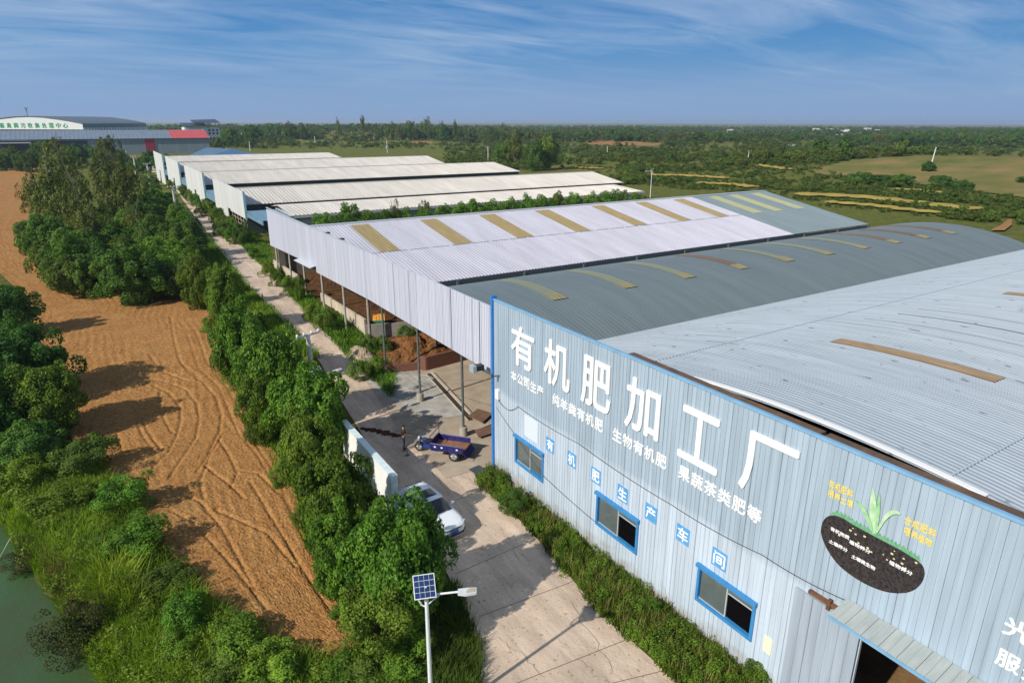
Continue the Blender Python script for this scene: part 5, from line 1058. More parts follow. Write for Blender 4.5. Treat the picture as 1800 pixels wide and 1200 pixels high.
w = MB(); w.tube([(1.88, -0.07, 0.33), (1.74, -0.07, 1.0)], 0.03, 6); w.tube([(1.88, 0.07, 0.33), (1.74, 0.07, 1.0)], 0.03, 6); w.tube([(1.60, -0.42, 1.12), (1.72, -0.2, 1.05), (1.74, 0, 1.02), (1.72, 0.2, 1.05), (1.60, 0.42, 1.12)], 0.022, 6); w.tube([(1.70, -0.3, 1.05), (1.68, -0.36, 1.3)], 0.012, 5); w.ball((1.68, -0.36, 1.34), 0.07, 8, (0.4, 1, 0.8)); w.build('fork_and_handlebar', dark_steel, tk, False)
w = MB(); w.ball((1.84, 0, 0.92), 0.11, 10); w.build('headlight', mat('headlight', (0.55, 0.58, 0.6), 0.1), tk, False)
w = MB(); w.grid(lambda u, v: (1.88+0.36*math.cos(rad(20+140*u)), (v-0.5)*0.2, 0.30+0.36*math.sin(rad(20+140*u))), 10, 2); w.build('front_mudguard', blue_p, tk, False)
wheel(tk, (1.88, 0, 0.30), 0.30, 0.11, (0, 1, 0), 6)
for sg in (-1, 1): wheel(tk, (-0.75, sg*0.64, 0.33), 0.33, 0.14, (0, 1, 0), 6)
# stand or pump tool on the ground in front
tl = MB(); p = FZ(716, 799, 0.1); tl.tube([(p[0], p[1], 0.06), (p[0], p[1], 0.75)], 0.02, 6); tl.tube([(p[0]-0.15, p[1], 0.75), (p[0]+0.15, p[1]+0.05, 0.75)], 0.018, 6); tl.box(p[0]-0.14, p[0]+0.14, p[1]-0.06, p[1]+0.06, 0.06, 0.09); top(tl, 'hand_pump', cblack, 'small black upright pump on the ground beside the front wheel of the tricycle', 'pump')
# ================================================================== PERSON
def skin(name, chains, m, parent, levels=2):
    """chains: list of lists of (key, co, r); repeated keys join"""
    idx, V, Rr, E = {}, [], [], []
    for ch in chains:
        prev = None
        for key, co, r in ch:
            if key not in idx: idx[key] = len(V); V.append(co); Rr.append(r)
            if prev is not None and prev != idx[key]: E.append((prev, idx[key]))
            prev = idx[key]
    me = bpy.data.meshes.new(name); me.from_pydata(V, E, []); o = bpy.data.objects.new(name, me); COL.objects.link(o)
    md = o.modifiers.new('skin', 'SKIN'); md.use_smooth_shade = True
    lay = me.skin_vertices[0] if me.skin_vertices else None
    for i, r in enumerate(Rr):
        rr = r if isinstance(r, tuple) else (r, r); lay.data[i].radius = rr; lay.data[i].use_root = (i == 0)
    o.modifiers.new('sub', 'SUBSURF').levels = levels; o.modifiers['sub'].render_levels = levels
    bpy.context.view_layer.update()
    nm = bpy.data.meshes.new_from_object(o.evaluated_get(bpy.context.evaluated_depsgraph_get()))
    o.modifiers.clear(); o.data = nm; nm.materials.clear(); nm.materials.append(m); nm.shade_smooth(); o.parent = parent; o.name = name; return o
pr_ = thing('person', (14.55, 35.85, 0.075), 'man in black T-shirt and dark trousers reaching for the handlebar of the blue tricycle', 'person', None, rad(-12))
skin_m = mat('skin_tone', (0.34, 0.18, 0.11), 0.55); cloth = mat('black_cotton', (0.013, 0.014, 0.018), 0.85); trous = mat('dark_trousers', (0.018, 0.02, 0.028), 0.85); hair_m = mat('black_hair', (0.012, 0.010, 0.009), 0.6)
# local +x is the way he faces
S = 1.70/1.72
def arm(s):
    sh, el, wr = (0.03, s*0.20, 1.40), (0.10, s*0.24, 1.12), (0.36, s*0.20, 1.02)
    ch = [[('ch', (0, 0, 1.34), (0.12, 0.10)), ('sh%d' % s, sh, 0.058), ('el%d' % s, el, 0.043), ('wr%d' % s, wr, 0.030), ('pm%d' % s, (0.43, s*0.195, 1.01), (0.036, 0.022))]]
    for k, (dy, ln) in enumerate(((-0.028, 0.062), (-0.009, 0.075), (0.010, 0.070), (0.028, 0.055))):
        b = (0.46, s*0.195+dy, 1.012); ch.append([('pm%d' % s, None, None), ('f%d%d' % (s, k), b, 0.010), ('g%d%d' % (s, k), (b[0]+ln*0.6, b[1], b[2]-0.012), 0.009), ('h%d%d' % (s, k), (b[0]+ln*0.8, b[1], b[2]-0.045), 0.008)])
    ch.append([('pm%d' % s, None, None), ('t0%d' % s, (0.42, s*0.195-s*0.035, 1.0), 0.011), ('t1%d' % s, (0.465, s*0.195-s*0.055, 0.985), 0.009)])
    return ch
def leg(s, fwd):
    return [[('pv', (0, 0, 0.95), (0.13, 0.10)), ('hp%d' % s, (0.0, s*0.09, 0.88), 0.088), ('kn%d' % s, (0.04+fwd*0.4, s*0.10, 0.49), 0.058), ('an%d' % s, (fwd*0.5-0.02, s*0.11, 0.09), 0.038), ('to%d' % s, (fwd*0.5+0.15, s*0.12, 0.035), 0.036)]]
bodych = [[('pv', (0, 0, 0.95), (0.13, 0.10)), ('wa', (0.01, 0, 1.12), (0.125, 0.095)), ('ch', (0.0, 0, 1.34), (0.15, 0.105)), ('nk', (0.02, 0, 1.47), 0.055), ('hb', (0.055, 0, 1.56), (0.072, 0.082)), ('ht', (0.06, 0, 1.655), (0.072, 0.085))]]
for s_ in (-1, 1): bodych += arm(s_)+leg(s_, 0.05*s_)
bodych.append([('hb', None, None), ('ns', (0.155, 0, 1.575), 0.013)])
body_o = skin('body', bodych, skin_m, pr_)
shirt = [[('wa', (0.01, 0, 0.93), (0.178, 0.140)), ('w2', (0.01, 0, 1.12), (0.178, 0.140)), ('ch', (0, 0, 1.33), (0.205, 0.155)), ('nk', (0.012, 0, 1.45), 0.095)]]
for s_ in (-1, 1): shirt.append([('ch', None, None), ('sh%d' % s_, (0.03, s_*0.20, 1.40), 0.092), ('sl%d' % s_, (0.080, s_*0.228, 1.22), 0.080)])
skin('shirt', shirt, cloth, pr_)
tr_ = [[('pv', (0, 0, 0.98), (0.160, 0.130)), ('cr', (0, 0, 0.91), (0.158, 0.130))]]
for s_ in (-1, 1): tr_.append([('cr', None, None), ('hp%d' % s_, (0.0, s_*0.092, 0.84), 0.10), ('kn%d' % s_, (0.04+0.05*s_*0.4, s_*0.10, 0.49), 0.072), ('an%d' % s_, (0.05*s_*0.5-0.02, s_*0.11, 0.11), 0.058)])
skin('trousers', tr_, trous, pr_)
w = MB(); w.ball((0.045, 0, 1.665), 0.098, 14, (1.02, 0.88, 0.78)); w.sm = True; w.build('hair', hair_m, pr_, False)
for s_ in (-1, 1):
    w = MB(); w.ball((0.05*s_*0.5+0.05, s_*0.115, 0.045), 0.06, 10, (2.1, 0.85, 0.8)); w.sm = True; w.build('shoe', cblack, pr_, False)
    w = MB(); w.ball((0.135, s_*0.032, 1.615), 0.011, 8); w.build('eye', mat('eye_dark', (0.02, 0.015, 0.012), 0.2), pr_, False)
    w = MB(); w.ball((0.055, s_*0.085, 1.60), 0.026, 8, (0.7, 0.5, 1.2)); w.build('ear', skin_m, pr_, False)
w = MB(); w.box(0.138, 0.146, -0.025, 0.025, 1.532, 1.540); w.build('mouth', mat('lip', (0.25, 0.09, 0.07), 0.5), pr_, False)
# ================================================================== VEGETATION
def unit(v): return v/np.maximum(np.linalg.norm(v, axis=-1, keepdims=True), 1e-9)
def leaf_quads(P, Nn, size, rng, aspect=0.55):
    n = len(P); t = unit(np.cross(Nn, unit(rng.normal(size=(n, 3))))); b = np.cross(Nn, t)
    s = (size*(0.65+0.7*rng.random(n)))[:, None]
    V = np.stack([P-t*s*0.5, P+b*s*aspect*0.5+t*s*0.05, P+t*s*0.5, P-b*s*aspect*0.5+t*s*0.05], 1).reshape(-1, 3)
    return V, np.arange(n*4).reshape(-1, 4)
def crown_pts(n, rng, clumps=55, cr=(0.20, 0.34), squash=1.0, top_bias=0.0, shell=0.55, lump=0.16, cone=0.0):
    """leaf positions of a crown: unit radius, height 0..2, made of many clumps with gaps between them"""
    c = unit(rng.normal(size=(clumps, 3))); c[:, 2] = np.where((c[:, 2] < -0.35) & (rng.random(clumps) < 0.5), -c[:, 2], c[:, 2])
    rr = shell+(1-shell)*rng.random(clumps)**0.6; C = c*rr[:, None]*0.80
    C *= (1+lump*rng.normal(size=(clumps, 1)))
    if cone: C[:, :2] *= (1-cone*np.clip(C[:, 2:3], -0.2, 1))
    R_ = rng.uniform(cr[0], cr[1], clumps); w = R_**2/np.sum(R_**2); k = rng.choice(clumps, n, p=w)
    d = unit(rng.normal(size=(n, 3))+0.55*unit(C[k])+np.array([0, 0, 0.25])); q = R_[k]*(0.55+0.5*rng.random(n)**0.5)
    P = C[k]+d*q[:, None]; Nn = unit(0.75*d+0.35*unit(C[k])+0.55*rng.normal(size=(n, 3)))
    rq = np.quantile(np.hypot(P[:, 0], P[:, 1]), 0.965); P[:, :2] /= rq; zlo, zhi = np.quantile(P[:, 2], 0.01), np.quantile(P[:, 2], 0.998)
    P[:, 2] = (P[:, 2]-zlo)/(zhi-zlo)*2.0
    return P, Nn
def crown_mesh(name, seed, n, leaf, m, **kw):
    rng = np.random.default_rng(seed); P, Nn = crown_pts(n, rng, **kw); V, F = leaf_quads(P, Nn, np.full(n, leaf), rng)
    return np_mesh(name, V, F, m)
LM = {'tree': leaf_mat('leaves_camphor', (0.022, 0.060, 0.007), (0.155, 0.305, 0.030)),
      'dark': leaf_mat('leaves_dark', (0.018, 0.054, 0.010), (0.115, 0.235, 0.036)),
      'grove': leaf_mat('leaves_grove', (0.028, 0.064, 0.011), (0.160, 0.265, 0.040)),
      'olive': leaf_mat('leaves_poplar', (0.044, 0.064, 0.013), (0.175, 0.210, 0.048), trans=0.3),
      'scrub': leaf_mat('leaves_scrub', (0.034, 0.062, 0.009), (0.175, 0.215, 0.034)),
      'brown': leaf_mat('leaves_brownish', (0.034, 0.042, 0.012), (0.105, 0.125, 0.030)),
      'grass': leaf_mat('grass_blades', (0.035, 0.085, 0.009), (0.205, 0.335, 0.030), trans=0.35, scale=0.6),
      'weed': leaf_mat('weed_blades', (0.020, 0.045, 0.007), (0.120, 0.175, 0.022), trans=0.3, scale=0.9),
      'bank': leaf_mat('bank_blades', (0.065, 0.135, 0.011), (0.360, 0.500, 0.040), trans=0.4, scale=0.5),
      'fresh': leaf_mat('leaves_fresh', (0.030, 0.070, 0.008), (0.220, 0.350, 0.034)),
      'dry': leaf_mat('dry_grass_blades', (0.10, 0.075, 0.025), (0.30, 0.22, 0.08), trans=0.3)}
LM['tree2'] = leaf_mat('leaves_privet', (0.026, 0.062, 0.007), (0.185, 0.300, 0.032))
BROAD = [crown_mesh('broad_crown', 10+i, 26000, 0.072, LM['tree' if i % 2 else 'tree2'], clumps=120, cr=(0.12, 0.25), lump=0.11) for i in range(4)]
DARKC = [crown_mesh('dark_crown', 20+i, 15000, 0.085, LM['dark'], clumps=75, cr=(0.14, 0.28), lump=0.16) for i in range(3)]
GROVE = [crown_mesh('grove_crown', 30+i, 8000, 0.10, LM['grove'], clumps=48, cr=(0.14, 0.34), lump=0.2) for i in range(4)]
POP = [crown_mesh('poplar_crown', 40+i, 5200, 0.080, LM['olive'], clumps=75, cr=(0.08, 0.22), lump=0.25, shell=0.25, cone=0.45) for i in range(3)]
HEDGE = [crown_mesh('hedge_crown', 50+i, 8000, 0.09, LM['tree'], clumps=48, cr=(0.17, 0.34), lump=0.15) for i in range(3)]
SCRUB = [crown_mesh('scrub_crown', 60+i, 1100, 0.20, LM['scrub'] if i % 3 else LM['grove'], clumps=20, cr=(0.22, 0.42), lump=0.22) for i in range(5)]
BUSHM = [crown_mesh('bush_crown', 70+i, 7000, 0.085, [LM['tree'], LM['fresh'], LM['grove']][i % 3], clumps=34, cr=(0.16, 0.36), lump=0.22) for i in range(6)]
BROWNB = [crown_mesh('brown_bush_crown', 80+i, 8000, 0.065, LM['brown'], clumps=60, cr=(0.12, 0.3), lump=0.25, shell=0.3) for i in range(2)]
bark = mat('bark', (0.12, 0.085, 0.055), 0.95, col2=(0.07, 0.05, 0.035), scale=6); bark_p = mat('bark_pale', (0.20, 0.18, 0.14), 0.9, col2=(0.11, 0.095, 0.075), scale=5)
def trunk_mesh(name, seed, m, tall=False, n=9):
    """trunk and limbs for a crown of unit radius and height 0..2"""
    rr = random.Random(seed); w = MB(); h = 1.75 if tall else 1.2
    pts = [(0, 0, -0.25)]; x = y = 0
    for k in range(5): x += rr.uniform(-.05, .05); y += rr.uniform(-.05, .05); pts.append((x, y, h*(k+1)/5))
    b = 0.05 if tall else 0.075; w.tube(pts, [b*(1-0.15*k) for k in range(6)], 7)
    for k in range(n):
        z0 = rr.uniform(0.35, h*0.9); a = rr.uniform(0, 6.28); l = rr.uniform(0.45, 0.8)*(0.55 if tall else 1); u = rr.uniform(0.3, 0.7)
        w.tube([(0, 0, z0), (l*0.5*math.cos(a), l*0.5*math.sin(a), z0+u*0.45), (l*math.cos(a+0.2), l*math.sin(a+0.2), z0+u)], [b*0.5, b*0.33, b*0.14], 5)
    return w.mesh(name, m)
TR = [trunk_mesh('trunk', i, bark) for i in range(3)]; TRP = [trunk_mesh('pale_trunk', 5+i, bark_p, True, 14) for i in range(3)]
vr = random.Random(11)
def place(px, py, wp, hp, dz0=1.0):
    """ground position, radius and height of a crown seen at px,py with the given picture size"""
    h = 4.0
    for k in range(6):
        p = G(px, py, h*0.5); d = PJ(p)[2]; r = wp/2*d/F_PX; el = math.atan2(CAM_H-p[2], math.hypot(p[0], p[1]))
        q = (hp/2*d/F_PX)**2-(r*math.sin(el))**2; h = 2*math.sqrt(max(q, (0.35*r)**2))/math.cos(el); h = min(h, 14)
    return p[0], p[1], float(zg(p[0], p[1])), r, h
def tree(x, y, z, r, h, crowns, trunks, name, label, cat, group=None, lean=0.0):
    o = thing(name, (x, y, z-0.05), label, cat, group, vr.uniform(0, 6.28)); sc = (r, r*vr.uniform(0.92, 1.08), h/2)
    c = bpy.data.objects.new('crown', vr.choice(crowns)); COL.objects.link(c); c.parent = o; c.scale = sc
    t = bpy.data.objects.new('trunk', vr.choice(trunks)); COL.objects.link(t); t.parent = o; t.scale = sc
    return o
def bush(x, y, z, r, h, meshes, name, label, cat='bush', group=None):
    o = bpy.data.objects.new(name, vr.choice(meshes)); COL.objects.link(o); o.location = (x, y, z-0.08*h); o.scale = (r, r*vr.uniform(0.85, 1.15), h/2); o.rotation_euler = (0, 0, vr.uniform(0, 6.28))
    return tag(o, label, cat, group)
ROW = [(699, 866, 1125, 182, 'largest bright green roadside tree, its crown covering the rear of the white car'), (588, 768, 990, 142, 'round dense tree at the left end of the white panel wall'),
 (602, 870, 1060, 122, 'full leafy tree between the ploughed field and the largest roadside tree'), (672, 1000, 1175, 150, 'low spreading tree right behind the nearest solar street lamp'),
 (546, 628, 815, 140, 'roadside tree hiding the foot of the concrete pole'), (545, 715, 900, 104, 'tree on the field side, left of the white panel wall'),
 (478, 562, 765, 124, 'tree between the concrete pole and the ploughed field'), (430, 517, 690, 104, 'roadside tree just beyond the concrete pole, next along the road'), (455, 650, 790, 80, 'smaller tree at the field edge left of the concrete pole'),
 (397, 459, 590, 72, 'single tree between the road and the corner of the field'), (345, 438, 550, 56, 'tree at the corner of the grove beside the road'), (640, 1005, 1105, 84, 'low leafy tree at the field edge below the largest roadside tree')]
for px, ty, by, wp, lab in ROW: tree(*place(px, (ty+by)/2, wp*(0.98 if wp < 170 else 1.04), (by-ty)*0.95), BROAD, TR, 'roadside_tree', lab, 'tree', 'broadleaf trees along the road')
LEFT = [(18, 548, 100, 92, 'tree at the left picture edge beside the bend of the field'), (40, 640, 132, 135, 'broad tree at the left edge of the field throwing the longest shadow'), (75, 702, 118, 140, 'dark tree whose shadow points to the curved tractor tracks'), (-10, 720, 120, 140, 'tree cut by the left picture edge'), (62, 775, 110, 90, 'lower tree in front of the dark field-side tree at left')]
for px, py, wp, hp, lab in LEFT: tree(*place(px, py, wp, hp), DARKC+BROAD[:1], TR, 'field_tree', lab, 'tree', 'trees on the left of the field')
NEARB = [(150, 800, 110, 80, 2), (30, 840, 110, 80, 1), (215, 865, 100, 80, 0), (110, 880, 120, 70, 1), (240, 945, 120, 90, 0), (180, 960, 90, 60, 1), (300, 1010, 110, 70, 2), (325, 1075, 100, 84, 0), (418, 1122, 125, 95, 0), (485, 1180, 140, 80, 1), (600, 1178, 120, 70, 0), (640, 1175, 130, 90, 2), (720, 1150, 120, 90, 0), (395, 1180, 120, 80, 2), (310, 1130, 90, 70, 1), (705, 1090, 110, 70, 2),
  (600, 1072, 44, 40, 0), (528, 905, 40, 44, 1), (492, 835, 36, 46, 1), (448, 760, 36, 46, 2), (410, 660, 45, 50, 1), (372, 570, 50, 40, 1), (350, 520, 50, 40, 0)]
NBL = ['dark bush at the tip of the left tree shadow', 'grassy green bush at the left picture edge above the pond', 'bush bulging into the field below the left trees', 'yellowish bush on the slope above the pond', 'bright bush at the field edge with a dark shadow beside it', 'low bush halfway down the pond slope', 'dark bush where the field narrows', 'leafy bush at the near corner of the field, left part', 'bright green bush at the near corner of the field', 'bush at the bottom picture edge left of centre', 'bright bush at the near tip of the ploughed field', 'dark bush at the bottom edge left of the lamp pole', 'bush just left of the foot of the lamp pole', 'dark bush at the bottom edge above the pond corner', 'bush between the pond reeds and the near field corner', 'shaded bush under the nearest solar lamp', 'small bush on the field edge below the low leafy tree', 'small bush on the field margin below the white panel wall', 'small bush on the field margin beside the round dense tree', 'small bush on the field margin at the bend of the tracks', 'small bush on the field margin by the concrete pole', 'small bush at the upper field corner', 'small bush at the top end of the field by the grove']
for (px, py, wp, hp, k), lab in zip(NEARB, NBL): bush(*place(px, py, wp, hp), [BUSHM[k], BUSHM[k+3]], 'bush', lab, 'bush', 'bushes round the ploughed field')
for px, py, wp, hp, lab in [(125, 1110, 130, 120, 'brownish twiggy shrub growing out of the pond margin'), (40, 985, 90, 50, 'brown reedy shrub at the pond edge at the left')]: 
    x, y, z, r, h = place(px, py, wp, hp); bush(x, y, max(z, -1.2), r, h, BROWNB, 'shrub', lab, 'shrub')
# grove between field and far road
POPL = [(95, 345, 95, 170), (140, 370, 80, 150), (185, 310, 75, 150), (100, 285, 55, 90), (195, 275, 45, 80), (222, 350, 75, 130), (242, 405, 60, 100), (62, 345, 55, 95), (165, 415, 70, 110), (255, 340, 50, 80), (120, 320, 60, 120)]
for k, (px, py, wp, hp) in enumerate(POPL):
    lab = ['tallest olive poplar in the grove, standing at its left with a bare lower trunk', 'olive poplar right of the tallest one in the grove', 'tall poplar in the middle of the grove reaching up to the grey warehouse', 'poplar whose top stands against the left warehouse wall', 'narrow poplar top against the middle of the warehouse', 'loose poplar with pale twigs in the right half of the grove', 'thin poplar near the road side of the grove', 'leftmost small poplar of the grove over the field lane', 'sparse poplar low in the middle of the grove', 'slim poplar behind the others near the far road poles', 'poplar wedged between the two tallest on the left'][k]
    x, y, z, r, h = place(px, py, wp, hp); tree(x, y, z, r, min(h*1.0, 15), POP, TRP, 'poplar', lab, 'tree', 'olive poplars in the grove')
gr_rng = random.Random(5)
def in_poly(x, y, P):
    c = False; j = len(P)-1
    for i in range(len(P)):
        if (P[i][1] > y) != (P[j][1] > y) and x < (P[j][0]-P[i][0])*(y-P[i][1])/(P[j][1]-P[i][1])+P[i][0]: c = not c
        j = i
    return c
GPOLY = [(45, 415), (95, 385), (200, 385), (285, 345), (325, 395), (345, 455), (335, 490), (300, 488), (230, 490), (120, 490), (70, 450)]
gpts = []
for t_ in range(6000):
    x, y = gr_rng.uniform(30, 350), gr_rng.uniform(340, 500)
    mind = 15+15*(y-340)/150
    if in_poly(x, y, GPOLY) and all(math.hypot(x-a, (y-b)*1.6) > mind for a, b in gpts): gpts.append((x, y))
for k, (px, py) in enumerate(gpts):
    s = 0.62+0.55*(py-340)/150; wp = gr_rng.uniform(54, 84)*s; hp = wp*gr_rng.uniform(0.85, 1.2)
    x, y, z, r, h = place(px, py, wp, hp)
    edge = 'at the front edge of the grove facing the field' if py > 462 else ('on the road side of the grove' if px > 270 else ('on the left side of the grove' if px < 120 else 'in the middle of the grove'))
    mset, tint = [(GROVE, 'mid green'), (DARKC, 'dark green'), (GROVE, 'mid green'), (HEDGE, 'bright green')][k % 4]
    tree(x, y, z, r, h, mset, TR, 'grove_tree', '%s bushy tree %s' % (tint, edge), 'tree', '%s bushy trees %s' % (tint, edge))
# trees before the warehouse and behind the grove
for k in range(26):
    px = 4+k*11.5+gr_rng.uniform(-5, 5); py = gr_rng.uniform(276, 292) if px < 60 or px > 200 else gr_rng.uniform(262, 285); wp = gr_rng.uniform(22, 36)
    x, y, z, r, h = place(px, py, wp, wp*gr_rng.uniform(0.8, 1.3)); tree(x, y, z, r, min(h, 9), DARKC+GROVE[:1], TR, 'dark_tree', 'dark tree in the belt before the grey warehouse', 'tree', 'dark trees before the grey warehouse')
# shrubs on the road's right verge and by the sheds
SH = [(548, 548, 36, 40, 'round dark shrub on the verge at the second low wall gap'), (570, 560, 44, 46, 'dark round shrub on the verge before the longer cream wall'), (508, 500, 34, 40, 'shrub before the short cream wall, nearer'), (488, 486, 32, 36, 'shrub before the short cream wall, middle'), (470, 470, 28, 32, 'shrub before the short cream wall, farther'), (527, 505, 26, 46, 'climber-covered shrub at the end of the short cream wall'), (447, 444, 22, 20, 'small dark shrub by the far bend of the road'),
      (445, 415, 26, 26, 'shrub in the grass under the gap between the sheds'), (645, 598, 30, 34, 'bright leafy shrub at the end of the longer cream wall'), (673, 605, 34, 36, 'leafy shrub beside the earth heap'), (630, 650, 44, 40, 'dark shrub below the pale lime heap'), (662, 640, 36, 36, 'shrub in the shade beside the brick wall'), (715, 585, 36, 30, 'green shrub on top of the earth heap under the panels')]
for px, py, wp, hp, lab in SH: bush(*place(px, py, wp, hp), BUSHM, 'shrub', lab, 'shrub', 'shrubs on the verge by the sheds')
for k in range(34):
    t = k/33; px = 285+t*125+gr_rng.uniform(-8, 8); py = 306+t*108+gr_rng.uniform(-10, 8); wp = 16+18*t
    x, y, z, r, h = place(px+8, py, wp, wp*1.0); bush(x, y, z, r, min(h, 3.2), BUSHM+SCRUB[:2], 'shrub', 'shrub of the rough strip along the white shed fronts', 'shrub', 'shrubs along the white shed fronts')
for k in range(16):
    t = k/15; px = 268+t*50+gr_rng.uniform(-8, 6); py = 315+t*95+gr_rng.uniform(-8, 8); wp = 24+14*t
    x, y, z, r, h = place(px-8, py, wp, wp); bush(x, y, z, r, min(h, 3.5), BUSHM, 'shrub', 'shrub on the left verge of the far road below the poles', 'shrub', 'shrubs on the left verge of the far road')
# hedge behind the gabled shed
hx = [(560, 372), (585, 374), (618, 355), (650, 368), (680, 366), (712, 362), (742, 366), (775, 357), (805, 353), (835, 347), (865, 348), (895, 345), (925, 339), (955, 341), (985, 334), (1012, 337), (1040, 335), (1068, 332), (1095, 331), (1118, 338), (1140, 344)]
for k, (px, py) in enumerate(hx):
    Y = 93.5+gr_rng.uniform(-1.5, 1.8); p = FY(px, py, Y); z = float(zg(p[0], Y)); r = gr_rng.uniform(2.0, 2.7)*(1.25 if k == 2 else 1)
    tree(p[0], Y, z, r, p[2]-z-0.15, HEDGE, TR, 'hedge_tree', 'round bushy tree standing highest in the hedge behind the gabled shed' if k == 2 else 'bushy tree of the hedge between the gabled shed and the cream-roofed sheds', 'tree', None if k == 2 else 'hedge behind the gabled shed')
for px, py, lab in [(690, 350, 'thin half-bare tree in the hedge in front of the cream roof'), (745, 352, 'spindly dry sapling in the hedge, right of the half-bare tree')]:
    p = FY(px, py, 95); z = float(zg(p[0], 95)); tree(p[0], 95, z, 1.5, p[2]-z, POP, TRP, 'sapling', lab, 'tree')
# middle distance: named trees
SKY = [(905, 262, 40, 68, 'G', 'left poplar of the dark pair behind the cream roofs'), (938, 274, 36, 54, 'G', 'shorter dark poplar beside the tall left one'), (962, 268, 46, 60, 'G', 'broad dark poplar, right one of the clump in the middle distance'), (886, 272, 34, 46, 'G', 'round dark tree at the left of the poplar clump'),
 (596, 218, 11, 24, 'P', 'lone slender tree on the skyline, left of two'), (639, 217, 12, 28, 'P', 'lone slender tree on the skyline, right of two'),
 (749, 222, 30, 34, 'P', 'tallest wide tree of the skyline wood'), (720, 228, 26, 32, 'P', 'tree left of the tallest one in the skyline wood'), (690, 228, 24, 30, 'P', 'tree at the left of the skyline wood'), (775, 228, 24, 30, 'P', 'pale tree right of the tallest one in the skyline wood'), (800, 226, 18, 32, 'P', 'pale upright tree at the right of the skyline wood'), (885, 230, 26, 28, 'P', 'round grey-green tree right of the skyline wood'),
 (510, 226, 44, 26, 'P', 'grey-green tree clump above the farthest shed'), (540, 230, 36, 22, 'P', 'small tree clump right of the grey-green clump'), (480, 232, 30, 24, 'D', 'dark tree right of the white house'), (445, 236, 34, 30, 'D', 'dark bush-tree near the right end of the warehouse'), (405, 240, 30, 30, 'D', 'dark tree next to the red roof end'),
 (1071, 236, 18, 16, 'D', 'round dark tree over the tiny white house'), (1102, 234, 24, 18, 'D', 'wider round dark tree right of the tiny white house'), (995, 233, 20, 18, 'P', 'reddish brown tree on the skyline over the red-roofed house'),
 (1693, 236, 22, 22, 'D', 'round dark tree on the right skyline'), (1740, 236, 24, 18, 'D', 'second round dark tree on the right skyline'), (1662, 236, 18, 20, 'D', 'dark tree left of the round one on the right skyline'), (1648, 242, 34, 20, 'D', 'broad green tree under the right skyline'), (1588, 246, 40, 24, 'D', 'bright green broad tree below the right skyline'), (1785, 240, 36, 24, 'D', 'tree at the right picture edge on the skyline'),
 (1632, 292, 30, 20, 'S', 'single dark bush at the foot of the cream pole on the meadow'), (1510, 312, 44, 22, 'S', 'dark bush of the row below the meadow, left one'), (1545, 316, 40, 20, 'S', 'dark bush of the row below the meadow, second'), (1582, 317, 44, 24, 'S', 'dark bush of the row below the meadow, third and largest'), (1655, 318, 40, 22, 'S', 'bush of the row below the meadow, right one'), (1690, 324, 34, 18, 'S', 'small bush of the row below the meadow, last at right'), (1800, 316, 30, 14, 'S', 'low bush on the meadow at the right edge')]
for px, py, wp, hp, kd, lab in SKY:
    # foot of the crown lies half its height below
    p = G(px, py+hp*0.5)
    if kd == 'P' and py < 235: p = G(px, 243)
    d = PJ(p)[2]; r = wp/2*d/F_PX
    if kd == 'P' and py < 235: top_ = FY(px, py-hp/2, p[1]); h = max(top_[2]-float(zg(p[0], p[1])), 4)
    else: h = hp*d/F_PX
    z = float(zg(p[0], p[1]))
    if kd == 'S': bush(p[0], p[1], z, r, h, DARKC, 'bush', lab, 'bush')
    else: tree(p[0], p[1], z, r, h, DARKC if kd == 'D' else (GROVE+POP[:1] if kd == 'G' else POP), TR if kd == 'D' else TRP, 'tree', lab, 'tree')
def sky_wood(px0, px1, step, top0, amp, base, label, group, name='skyline_tree', crowns=None, dark=0.3):
    px = px0
    while px < px1:
        ty = top0-amp*max(0.0, math.sin(math.pi*(px-px0)/(px1-px0)))*gr_rng.uniform(0.4, 1.0)+gr_rng.uniform(-2, 3); p = G(px, base+gr_rng.uniform(-1.5, 2)); t_ = FY(px, ty, p[1]); z = float(zg(p[0], p[1])); d = PJ(p)[2]
        h = max(3.0, t_[2]-z); r = min(step*gr_rng.uniform(0.5, 0.85)*d/F_PX, h*0.55)
        tree(p[0], p[1], z, r, h, DARKC if gr_rng.random() < dark else GROVE+POP, TRP, name, label, 'tree', group); px += step*gr_rng.uniform(0.7, 1.25)
sky_wood(652, 822, 9, 229, 13, 247, 'grey-green tree of the wood on the skyline behind the middle sheds', 'skyline wood behind the middle sheds')
sky_wood(452, 568, 9, 231, 12, 246, 'tree of the wood on the skyline right of the white house', 'skyline wood right of the white house')
sky_wood(385, 450, 9, 240, 6, 258, 'dark tree between the red warehouse end and the scrub', 'trees right of the warehouse', dark=0.7)
sky_wood(820, 1000, 11, 233, 5, 248, 'tree on the skyline round the dark poplar clump', 'skyline trees round the poplars', dark=0.6)
sky_wood(1010, 1400, 13, 235, 5, 248, 'tree of the broken tree line in the middle distance', 'broken middle-distance tree line', dark=0.5)
sky_wood(1480, 1810, 12, 238, 9, 256, 'tree of the belt along the far side of the meadow', 'tree belt beyond the meadow', dark=0.55)
